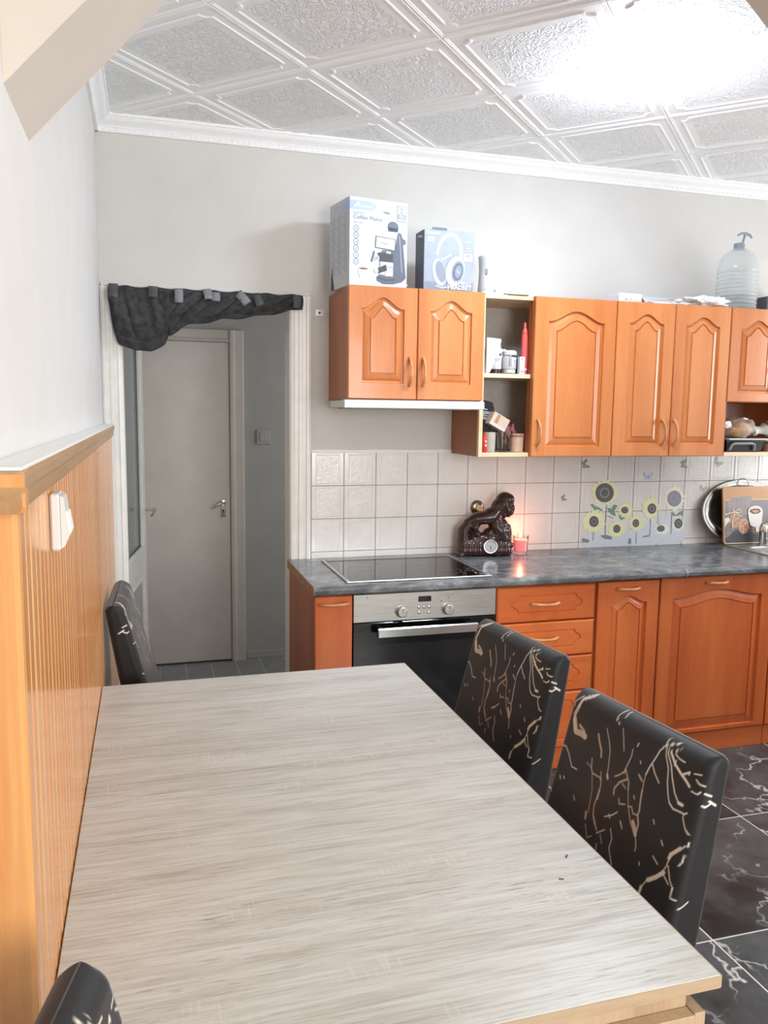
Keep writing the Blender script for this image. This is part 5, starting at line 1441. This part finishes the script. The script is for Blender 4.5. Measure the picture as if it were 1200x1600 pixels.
g = G(); g.rings(crumple(2.065, -.196, BH + .110, .090, .075, .046, 1.4, .12, 36, 20, BH + .0634), True); g.build('loaf', brm, bd_)
g = G(); rs = crumple(2.072, -.198, BH + .112, .108, .080, .054, 2.4, .25, 48, 24, BH + .0632); g.rings(rs, True); g.build('bag', seeglass('bread_wrap', 'f6f1e8', .8, .2, 'efece6'), bd_, sharp=70)
g = G(); g.tube([(2.150, -.235, BH + .100), (2.170, -.240, BH + .103), (2.190, -.244, BH + .104), (2.208, -.246, BH + .110)], [.030, .020, .022, .034], 12, .8); g.build('bag_end', 'bag', bd_)
g = G(); g.T = Matrix.Translation((2.075, -.262, BH + .158)) @ Matrix.Rotation(R(6), 4, 'Y'); g.box(-.012, .012, -.002, .002, -.004, .004); g.build('clip', 'card', bd_)
g = G(); g.rings(crumple(1.945, -.285, BH + .128, .026, .018, .018, 6.6, .6, 28, 14), True); g.build('crumpled_paper', 'paper', None, label='crumpled white paper at the left of the right bay', cat='paper', sharp=20)
jr = thing('spice_jar', 'brown-filled jar behind the tin at the right of the bay', 'jar', (2.235, -.215, BH)); C0 = (2.225, -.225, BH)
G().lathe([(.030, 0), (.032, .002), (.032, .044), (.028, .048)], C0, 24, cap=False).build('glass', 'glass', jr)
G().lathe([(.0005, .002), (.029, .002), (.029, .040), (.0005, .041)], C0, 22).build('filling', plain('brown_spice', '8a5f3d', .8, var=.4, scale=60), jr)
G().lathe([(.0325, .0485), (.033, .049), (.033, .0565), (.0005, .0568)], C0, 24).build('lid', 'beech', jr)
pk = G(); pk.rings(crumple(2.262, -.215, BH + .105, .038, .05, .042, 9.1, .2, 30, 18, BH + .0634), True)
pk.build('pink_packet', plain('pink_packet', 'c9938a', .5, var=.2), None, label='pinkish packet behind the bread bag at the right border', cat='packet', sharp=25)

# ---------------------------------------------------------------- splashback: caps, sticker
for x, lab in ((.801, 'round brass-grey pipe cap on the tiles left of the sculpture head'), (.955, 'round brass-grey pipe cap on the tiles behind the sculpture head')):
    t = thing('pipe_cap', lab, 'pipe cap', (x, 0, 1.040), 0, 'pipe caps on the tiles')
    brass = plain('worn_brass', '8d7f6c', .28, .9, var=.15) if 'worn_brass' not in bpy.data.materials else bpy.data.materials['worn_brass']
    G().lathe([(.0345, 0), (.0345, .003), (.030, .010), (.020, .014), (.0005, .0145)], (x, -.0008, 1.072), 32, 'y').build('rosette', brass, t)
    G().lathe([(.0150, .0146), (.0150, .032), (.0138, .034), (.0005, .0341)], (x, -.0008, 1.072), 24, 'y').build('stub', 'beech', t)

stk = thing('sunflower_sticker', 'sunflower wall sticker with yellow flowers, grey seed heads and bluish fence on the tiles', 'sticker', (1.66, -.001, .86))
def sk(cx, cy):
    px = 900 + cx / 6.316; py = 700 + cy / 6.316
    fx = (px - 908) / 162; fy = (py - 752) / 100
    return (1.351 + .016 * fy) * (1 - fx) + (1.949 + .0235 * fy) * fx, 1.189 - .00327 * (py - 751)
def sp_(*p): return [sk(*q) for q in p]
yel = plain('sticker_yellow', 'ebedbe', .4, var=.03); yel2 = plain('sticker_pale', 'f0efdc', .4, var=.02)
seed = plain('sticker_seed', '5e5c5e', .4, var=.1, scale=120); seed2 = plain('sticker_seed_pale', '8d929b', .4, var=.08, scale=120)
leafm = plain('sticker_leaf', '6f9a80', .4, var=.1); fence = plain('sticker_fence', 'd6dee8', .4, var=.03); stem = plain('sticker_stem', '7e8d95', .4, var=.05)
MT.update(st_y=yel, st_p=yel2, st_s=seed, st_s2=seed2, st_l=leafm, st_f=fence, st_st=stem)
SY = -.0006
def G_st():
    g = G(); g.P = lambda u, v, l: (u, SY - .00015 * l, v); return g
g = G_st(); g.use('st_f')
tops = [(75, 860), (130, 822), (180, 830), (235, 850), (290, 860), (340, 858), (395, 850), (440, 860), (490, 830), (530, 800), (580, 792), (640, 760), (700, 745), (760, 770), (800, 740), (840, 790), (900, 780), (960, 800), (1010, 812), (1064, 790)]
g.poly(sp_(*([(78, 975)] + tops + [(1066, 940)])), 1)
g.poly(sp_((800, 770), (815, 690), (838, 665), (868, 700), (900, 600), (905, 660), (925, 735), (860, 770)), 1)
g.use('inklight')
for x in (168, 280, 372, 440, 520, 582, 650, 715, 790, 850, 935, 1000): g.stroke(sp_((x, 870), (x - 1, 955)), .0012, 2)
g.use('st_st')
for a in (((168, 800), (163, 900)), ((293, 570), (285, 700), (280, 850)), ((582, 830), (580, 940)), ((726, 700), (722, 800), (716, 880)), ((940, 640), (934, 780), (930, 860))): g.stroke(sp_(*a), .005, 3)
g.poly(sp_((50, 885), (70, 872), (110, 880), (132, 900), (115, 918), (70, 908)), 3); g.poly(sp_((232, 850), (290, 846), (350, 870), (340, 895), (270, 885)), 3)
g.poly(sp_((500, 940), (515, 880), (535, 900), (530, 945)), 3); g.poly(sp_((640, 888), (660, 868), (718, 864), (700, 878), (655, 884)), 3)
g.build('fence_print', None, stk, recalc=False)
g = G_st()
g.use('st_l')
g.poly(sp_((135, 548), (160, 538), (180, 560), (215, 572), (255, 600), (250, 622), (225, 600), (200, 590), (185, 614), (165, 578)), 2)
g.poly(sp_((300, 580), (340, 592), (365, 552), (400, 560), (385, 590), (370, 610), (385, 668), (345, 650), (318, 620)), 2)
g.poly(sp_((415, 660), (440, 640), (450, 660), (485, 668), (470, 690), (440, 705), (420, 690)), 2)
g.use('st_st'); g.poly(sp_((935, 650), (960, 640), (975, 672), (1000, 655), (1020, 640), (1052, 628), (1052, 690), (1030, 668), (990, 680), (950, 678)), 2)
g.stroke(sp_((300, 660), (362, 686)), .004, 3)
g.build('leaf_print', None, stk, recalc=False)
rg = random.Random(2)
def flower(cx, cy, rx, ry, sx, sy, pet='st_y', sd='st_s', n=17, rot=0.0, ox=0, oy=0):
    g = G_st(); g.use(pet)
    for k in range(n * 2):
        a = 2 * math.pi * (k + rg.uniform(-.25, .25)) / (n * 2); f = rg.uniform(.86, 1.06) * (1 if k % 2 else .9)
        ca, sa = math.cos(a), math.sin(a); w = .22
        tip = (cx + rx * f * ca, cy + ry * f * sa)
        pts = [(cx, cy), (cx + rx * .62 * math.cos(a - w), cy + ry * .62 * math.sin(a - w)), (cx + rx * .88 * f * math.cos(a - w * .45), cy + ry * .88 * f * math.sin(a - w * .45)), tip,
               (cx + rx * .88 * f * math.cos(a + w * .45), cy + ry * .88 * f * math.sin(a + w * .45)), (cx + rx * .62 * math.cos(a + w), cy + ry * .62 * math.sin(a + w))]
        g.poly(sp_(*pts), 4 + .05 * k)
    x, y = cx + ox, cy + oy
    def el(f, l): g.poly([sk(x + sx * f * math.cos(t), y + sy * f * math.sin(t)) for t in [2 * math.pi * k / 30 for k in range(30)]], l)
    if sd == 'st_s' and rx > 60: g.use('st_l'); el(1.05, 6.2)
    g.use(sd); el(1, 6.6); g.use('st_s2' if sd == 'st_s' else 'inkmid'); el(.55, 6.9); g.use(sd); el(.42, 7.1)
    g.build('flower_print', None, stk, recalc=False)
flower(275, 435, 142, 128, 86, 90)
flower(172, 712, 122, 128, 43, 52)
flower(392, 790, 96, 98, 34, 39, n=14)
flower(478, 610, 82, 88, 34, 32, n=13, ox=-8, oy=-2)
flower(585, 740, 88, 92, 32, 39, n=14, ox=-6)
flower(725, 590, 92, 118, 43, 50, n=15, ox=14, oy=10)
flower(965, 505, 110, 142, 73, 80, 'st_p', 'st_s2', n=18)
flower(838, 808, 84, 62, 38, 30, 'white', 'st_s', n=14, ox=-10, oy=-6)
flower(1002, 762, 66, 80, 41, 49, 'white', 'st_s', n=15, ox=4, oy=-6)
def butterfly(label, cx, cy, s_, rot, m, z=1.0):
    g = G_st(); g.use(m)
    c, q = math.cos(rot), math.sin(rot)
    def W(pts): return [sk(cx + s_ * (u * c - v * q), cy + s_ * (u * q + v * c)) for u, v in pts]
    for s2 in (-1, 1):
        g.poly(W([(s2 * 2, 2), (s2 * 22, -32), (s2 * 42, -40), (s2 * 44, -18), (s2 * 34, 0), (s2 * 3, 6)]), 2)
        g.poly(W([(s2 * 2, 6), (s2 * 30, 2), (s2 * 36, 18), (s2 * 20, 36), (s2 * 5, 22)]), 2)
    g.use('inkgrey'); g.poly(W([(-2, -10), (2, -10), (2.5, 22), (-2.5, 22)]), 4)
    for s2 in (-1, 1): g.stroke(W([(s2 * 40, -38), (s2 * 43, -18), (s2 * 33, 0)]), .0015, 4)
    g.build('butterfly_sticker', None, None, label=label, cat='sticker', group='butterfly stickers on the tiles', recalc=False)
MT['bf_g'] = plain('butterfly_grey', '8e99a3', .4, var=.15, scale=90); MT['bf_b'] = plain('butterfly_blue', 'b7c6dc', .4, var=.08); MT['bf_y'] = plain('butterfly_cream', 'c9cdb2', .4, var=.1)
butterfly('grey butterfly sticker above the tallest sunflower at the left', 88, 160, .95, 1.25, 'bf_g')
butterfly('pale blue butterfly sticker in the middle above the sunflowers', 702, 282, 1.05, 0, 'bf_b')
butterfly('grey butterfly sticker above the pale sunflower at the right', 1062, 165, .95, 1.45, 'bf_g')
butterfly('cream butterfly sticker under the right end of the wide cupboard row', 1418, 150, 1.1, .7, 'bf_y')
butterfly('faded cream butterfly sticker left of the oval tray', 1262, 410, .75, .3, 'bf_y')
butterfly('small faded grey butterfly sticker left of the sunflowers', -115, 480, .62, 1.2, 'bf_g')

# ---------------------------------------------------------------- on the worktop
WZ = .8570
# sculpture with a clock
def sculpt():
    bm = bmesh.new()
    S_ = .00327 / 8
    def blob(cx, cy, rx, ry=None, dy=0.0, ty=.045):
        ry = ry or rx
        m = Matrix.Translation(((cx - 430) * S_, dy, (848 - cy) * S_)) @ Matrix.Diagonal(((rx + 11) * S_, ty, (ry + 11) * S_, 1))
        bmesh.ops.create_icosphere(bm, subdivisions=3, radius=1, matrix=m)
    def chain(pts, ty=.04, dy=0.0, step=22):
        for (a, b) in zip(pts[:-1], pts[1:]):
            L = math.hypot(b[0] - a[0], b[1] - a[1]); n = max(1, int(L / step))
            for k in range(n + 1):
                f = k / n; blob(a[0] + (b[0] - a[0]) * f, a[1] + (b[1] - a[1]) * f, a[2] + (b[2] - a[2]) * f, None, dy, ty * (a[2] + (b[2] - a[2]) * f) / 70)
    chain([(235, 478, 45), (330, 425, 62), (430, 412, 70), (520, 400, 75), (575, 330, 72), (625, 260, 78)], .045)
    blob(655, 232, 98, 104, 0, .044); blob(600, 300, 92, 104, 0, .046); blob(520, 380, 95, 80, 0, .046); blob(700, 205, 52, 60, -.006, .036); blob(690, 320, 62, 80, -.008, .038); blob(722, 300, 34, 46, -.012, .03); blob(640, 370, 50, 40, -.004, .034)
    chain([(240, 490, 44), (185, 560, 56), (180, 680, 58), (185, 790, 62)], .05)
    chain([(205, 545, 42), (270, 548, 34), (318, 600, 42), (300, 660, 50)], .045)
    chain([(330, 470, 50), (310, 540, 36)], .04)
    chain([(300, 670, 58), (420, 640, 52), (540, 640, 60), (620, 600, 70)], .05)
    chain([(560, 430, 60), (560, 520, 74), (600, 560, 80), (665, 565, 62), (690, 640, 46)], .048)
    chain([(690, 520, 30), (706, 575, 28), (690, 660, 40), (650, 700, 40)], .045, -.012)
    for a_ in ((560, 470, 85), (480, 600, 58), (335, 600, 40), (620, 500, 72), (300, 520, 44), (640, 640, 70)): blob(*a_)
    for x in range(185, 700, 60): blob(x, 780, 74, 76, 0, .052); blob(x, 730, 60, 70, 0, .05)
    chain([(190, 690, 40), (310, 690, 36), (430, 628, 26)], .05, -.018)
    chain([(150, 830, 40), (330, 700, 30)], .05, -.022)
    chain([(580, 820, 34), (720, 720, 30)], .05, -.022); chain([(700, 740, 40), (706, 810, 40)], .05)
    chain([(560, 420, 26), (530, 470, 26), (535, 560, 30)], .05, -.016)
    me = bpy.data.meshes.new('m'); bm.to_mesh(me); bm.free()
    ob = bpy.data.objects.new('m', me); COL.objects.link(ob)
    md = ob.modifiers.new('r', 'REMESH'); md.mode = 'VOXEL'; md.voxel_size = .0026
    sm_ = ob.modifiers.new('s', 'SMOOTH'); sm_.iterations = 3; sm_.factor = .5
    dg_ = bpy.context.evaluated_depsgraph_get(); me2 = bpy.data.meshes.new_from_object(ob.evaluated_get(dg_))
    bpy.data.objects.remove(ob); bpy.data.meshes.remove(me)
    return me2
SR = thing('sculpture_clock', 'dark brown glazed figure sculpture with a small round clock in its base', 'sculpture', (.803, -.092, WZ), R(-10))
me = sculpt(); me.name = 'figure'
for v in me.vertices: v.co.z = max(v.co.z, 0.0003)
me.polygons.foreach_set('use_smooth', [True] * len(me.polygons)); me.materials.clear(); me.materials.append(MT['sculpt'])
o = bpy.data.objects.new('figure', me); COL.objects.link(o); o.parent = SR
CK = ((470 - 430) * .00327 / 8, -.050, (848 - 722) * .00327 / 8)
ck = G().lathe([(.0310, -.020), (.0330, .010), (.0320, .0135), (.0285, .0135), (.0280, .011)], CK, 36, 'y', cap=False).build('clock_case', 'chrome', SR, world=False)
G().lathe([(.0283, .0098), (.0283, .0106), (.0003, .0107)], CK, 36, 'y').build('clock_face', plain('clock_face_grey', 'b4b6b3', .5), SR, world=False)
g = G(); g.P = lambda u, v, l: (CK[0] + u, CK[1] - .0108 - .0003 * l, CK[2] + v); g.use('dark')
for k in range(12):
    a = k * math.pi / 6; g.stroke([(.021 * math.sin(a), .021 * math.cos(a)), (.0255 * math.sin(a), .0255 * math.cos(a))], .0016, 1)
g.stroke([(0, .003), (0, -.019)], .0018, 2); g.stroke([(0, 0), (.002, -.012)], .0026, 2); g.ell(0, 0, .0026, .0026, 3); g.build('clock_hands', None, SR, world=False, recalc=False)
# candle
C0 = (.995, -.082, WZ)
cd = thing('candle_glass', 'burning pink candle in a small clear glass beside the sculpture', 'candle', C0)
G().lathe([(.0300, 0), (.0325, .002), (.0385, .080), (.0400, .086), (.0385, .0865), (.0370, .080), (.0315, .012), (.0005, .011)], C0, 40).build('glass', 'glass', cd)
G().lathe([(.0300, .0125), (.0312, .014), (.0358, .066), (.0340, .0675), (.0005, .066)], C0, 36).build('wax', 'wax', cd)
G().tube([(C0[0], C0[1], WZ + .066), (C0[0] + .001, C0[1], WZ + .074)], .001, 6).build('wick', 'black', cd)
G().lathe([(.0008, .0735), (.0042, .079), (.0046, .084), (.003, .093), (.0004, .103)], C0, 14).build('flame', 'flame', cd)
pl_ = bpy.data.lights.new('candle_light', 'POINT'); pl_.energy = .30; pl_.color = (1.0, .27, .13); pl_.shadow_soft_size = .006
po = bpy.data.objects.new('candle_light', pl_); COL.objects.link(po); po.location = (C0[0], C0[1], WZ + .110)
# oval tray
tr_ = thing('oval_tray', 'oval dark metal serving tray with scalloped rim leaning on the tiles', 'tray', (2.285, -.03, WZ))
def ovring(a, b, y, sc=0.0, n=96):
    r = []
    for k in range(n):
        t = 2 * math.pi * k / n; f = 1 + sc * (abs(math.sin(t * 4 + .4)) - .6)
        z = b * math.sin(t) * f
        r.append((2.287 + a * math.cos(t) * f, y - .055 * (.166 - z) / .33 - .004, WZ + .1665 + z))
    return r
g = G(); g.rings([ovring(.246, .165, .0), ovring(.250, .166, -.004), ovring(.246, .163, -.007), ovring(.234, .152, -.004)], False); g.build('rim', plain('tray_rim_metal', '8f8f8d', .35, .9), tr_, sharp=60)
g = G(); g.rings([ovring(.234, .152, -.004), ovring(.214, .132, -.0065, .05), ovring(.206, .124, -.002, .06), ovring(.192, .110, .006, .04), ovring(.10, .06, .0065), ovring(.001, .001, .0065)], False); g.build('well', plain('tray_dark_metal', '76716d', .25, .85, var=.3, scale=12), tr_, sharp=60)
# cutting board with a printed picture
bo = thing('cutting_board', 'picture-printed cutting board with coffee cup and biscuits, leaning on the oval tray', 'cutting board', (2.30, -.085, WZ))
BT = Matrix.Translation((2.137, -.094, WZ + .0064)) @ Matrix.Rotation(R(-7), 4, 'X')
BW, BHt = .295, .296
def rrect(w_, h_, r, n=6, wave=0.0):
    p = []
    for q, (cx, cy) in enumerate(((w_ - r, h_ - r), (r, h_ - r), (r, r), (w_ - r, r))):
        for k in range(n + 1):
            a = q * math.pi / 2 + k / n * math.pi / 2; p.append((cx + r * math.cos(a), cy + r * math.sin(a)))
    return p
g = G(); g.T = BT; g.prism(rrect(BW, BHt, .014), 0, .011, 'y'); g.build('board', wood('board_wood', 'b07a45', 'c58d55', 'd39f68', axis=0, rough=.4), bo)
g = G(); g.T = BT; g.use('dark'); g.P = lambda u, v, l: (u, -.0004 * l, v)
pic = plain('picture_brown_wood', '65534e', .25, var=.15, scale=20); MT['pic'] = pic
MT['pic_l'] = plain('picture_pale_wood', '7a6864', .25, var=.1); MT['bisc'] = plain('biscuit_print', 'b98260', .3, var=.2, scale=70); MT['bisc2'] = plain('biscuit_dark_print', '8b5a3e', .3, var=.2, scale=70)
MT['twine'] = plain('twine_print', 'e4d3bd', .4)
ph_ = BHt - .070
edge = [(.004, .010), (.014, .003), (BW - .014, .003), (BW - .004, .010), (BW - .004, ph_ - .012), (BW - .014, ph_), (.018, ph_), (.008, ph_ - .012), (.007, ph_ - .05), (-.0005, ph_ - .09), (.002, .10), (.004, .05)]
g.use('pic'); g.poly(edge, 1); g.use('twine'); g.stroke(edge, .0024, 2, True)
def bk_(px, py):  # crop 10x of (1080,730) : board left 545..., width in crop 10x .0238 per 10px
    return ((px - 540) * .000322, (1168 - py) * .000343)
def bpp(*p): return [bk_(*q) for q in p]
g.use('pic_l'); g.poly(bpp((720, 470), (1020, 450), (1100, 470), (1010, 740), (800, 730), (640, 690), (600, 560)), 2)
g.use('pic')
for a, b in (((810, 470), (800, 720)), ((960, 470), (930, 720)), ((880, 470), (870, 740))): g.stroke(bpp(a, b), .002, 3)
g.use('dark'); g.poly(bpp((560, 1060), (690, 1010), (760, 960), (1020, 980), (1200, 1040), (1200, 1150), (580, 1150)), 2)
g.use('pic_l'); g.poly(bpp((560, 1010), (620, 970), (690, 1010), (620, 1060), (560, 1080)), 3); g.use('twine'); g.poly(bpp((560, 780), (640, 770), (670, 820), (600, 860), (562, 920)), 3)
g.use('bisc'); g.poly([bk_(755 + 95 * math.cos(t) * (1 + .05 * math.sin(9 * t)), 810 + 118 * math.sin(t) * (1 + .05 * math.sin(7 * t))) for t in [2 * math.pi * k / 40 for k in range(40)]], 4)
g.use('bisc2')
for k in range(14): g.stroke(bpp((690 + (k * 37) % 130, 730 + (k * 53) % 150), (715 + (k * 37) % 130, 742 + (k * 53) % 150)), .0032, 5)
g.use('bisc'); g.poly([bk_(915 + 108 * math.cos(t) * (1 + .05 * math.sin(9 * t)), 905 + 118 * math.sin(t) * (1 + .05 * math.sin(8 * t))) for t in [2 * math.pi * k / 40 for k in range(40)]], 6)
g.use('twine')
for k in range(16): g.stroke(bpp((845 + (k * 47) % 140, 830 + (k * 61) % 160), (866 + (k * 47) % 140, 838 + (k * 61) % 160)), .0032, 7)
g.use('bisc2')
for k in range(12): g.stroke(bpp((840 + (k * 59) % 140, 820 + (k * 43) % 160), (862 + (k * 59) % 140, 838 + (k * 43) % 160)), .003, 8)
g.use('twine')
for a in (((650, 705), (720, 695), (760, 690), (800, 650), (860, 650), (870, 690), (800, 700), (760, 690)), ((760, 690), (720, 640), (700, 660), (740, 690)), ((750, 700), (720, 760), (700, 850), (700, 940)), ((770, 700), (840, 740), (880, 760)), ((560, 720), (650, 705))): g.stroke(bpp(*a), .0045, 9)
g.use('inkcup'); g.poly(bpp((1000, 690), (1020, 640), (1080, 610), (1150, 600), (1230, 612), (1280, 650), (1290, 700), (1265, 860), (1220, 915), (1120, 925), (1050, 900), (1020, 820)), 10)
g.use('brownedge'); g.poly(bpp((1030, 690), (1060, 655), (1130, 642), (1220, 650), (1255, 690), (1200, 722), (1100, 724)), 11); g.use('bisc'); g.poly(bpp((1070, 690), (1100, 665), (1180, 664), (1220, 690), (1160, 714)), 12)
g.use('twine'); g.poly(bpp((1140, 930), (1260, 905), (1300, 960), (1160, 1010)), 9)
g.build('printed_picture', None, bo, recalc=False)
g = G(); g.T = BT; g.tube([(.090, .005, BHt - .002)] + [(.128 - .038 * math.cos(t), .005, BHt + .042 * math.sin(t)) for t in [math.pi * k / 12 for k in range(1, 12)]] + [(.166, .005, BHt - .002)], .0022, 8); g.build('hanging_loop', plain('wire_loop', 'b58a5a', .35, .6), bo)
# sink
sk_ = thing('sink', 'stainless steel inset sink at the right end of the worktop', 'sink', (2.42, -.29, .70))
g = G(); x0, x1, y0, y1 = 2.135, 2.72, -.515, -.030; hx0_, hx1_, hy0_, hy1_ = 2.205, 2.655, -.495, -.178
zs = .8572
def rc(x0, x1, y0, y1, z, r, n=6):
    p = []
    for q, (cx, cy) in enumerate(((x1 - r, y1 - r), (x0 + r, y1 - r), (x0 + r, y0 + r), (x1 - r, y0 + r))):
        for k in range(n + 1):
            a = q * math.pi / 2 + k / n * math.pi / 2; p.append((cx + r * math.cos(a), cy + r * math.sin(a), z))
    return p
g.rings([rc(x0, x1, y0, y1, zs, .010), rc(x0, x1, y0, y1, zs + .003, .010), rc(x0 + .003, x1 - .003, y0 + .003, y1 - .003, zs + .0055, .010), rc(x0 + .010, x1 - .010, y0 + .010, y1 - .010, zs + .0030, .010),
         rc(hx0_ - .006, hx1_ + .006, hy0_ - .006, hy1_ + .006, zs + .0026, .05), rc(hx0_, hx1_, hy0_, hy1_, zs - .004, .05), rc(hx0_ + .008, hx1_ - .008, hy0_ + .008, hy1_ - .008, zs - .14, .05), rc(hx0_ + .04, hx1_ - .04, hy0_ + .04, hy1_ - .04, zs - .155, .03)], False)
n_ = 28; o_ = len(g.v) - n_; g.f.append(tuple(o_ + k for k in range(n_))); g.mi.append(0); g.sm.append(False)
g.build('basin', 'steel', sk_, sharp=35)
g = G(); g.P = lambda u, v, l: (u, v, zs + .0029 + .0002 * l); g.use('dark')
for k in range(7): g.poly([(2.166 + k * .0052, -.172), (2.1690 + k * .0052, -.172), (2.1690 + k * .0052, -.158 + .003 * (k % 2)), (2.166 + k * .0052, -.158 + .003 * (k % 2))], 1)
g.build('embossed_mark', None, sk_, recalc=False)
# tap
tp = thing('kitchen_tap', 'chrome single-lever mixer tap at the back of the sink', 'tap', (2.335, -.142, zs + .003))
bx_, by_, bz_ = 2.335, -.142, zs + .0032
G().lathe([(.026, 0), (.026, .004), (.020, .008), (.0195, .060), (.0205, .066), (.0215, .098), (.017, .106), (.0005, .107)], (bx_, by_, bz_), 30).build('body', 'chrome', tp, sharp=50)
G().tube([(bx_ + .012, by_ - .012, bz_ + .028), (bx_ + .05, by_ - .05, bz_ + .050), (bx_ + .11, by_ - .11, bz_ + .085), (bx_ + .135, by_ - .135, bz_ + .088), (bx_ + .142, by_ - .142, bz_ + .074)], [.011, .0105, .010, .010, .010], 14).build('spout', 'chrome', tp)
G().tube([(bx_ - .014, by_, bz_ + .100), (bx_ + .01, by_ - .006, bz_ + .112), (bx_ + .06, by_ - .030, bz_ + .128), (bx_ + .115, by_ - .055, bz_ + .140)], [.010, .013, .009, .006], 12, .7).build('lever', 'chrome', tp)
# crumbs on the table
for x, y, rz, ln, lab in ((-.012, -2.355, .9, .010, 'small dark scratch mark on the near half of the table, larger one'), (-.055, -2.415, -.4, .008, 'thin dark scratch mark on the near half of the table, smaller one')):
    g = G(); g.T = Matrix.Translation((x, y, .7502)) @ Matrix.Rotation(rz, 4, 'Z'); g.box(-ln / 2, ln / 2, -.0012, .0012, 0, .0012, .0004); g.build('crumb', 'dark', None, label=lab.replace('scratch mark', 'crumb'), cat='crumb')
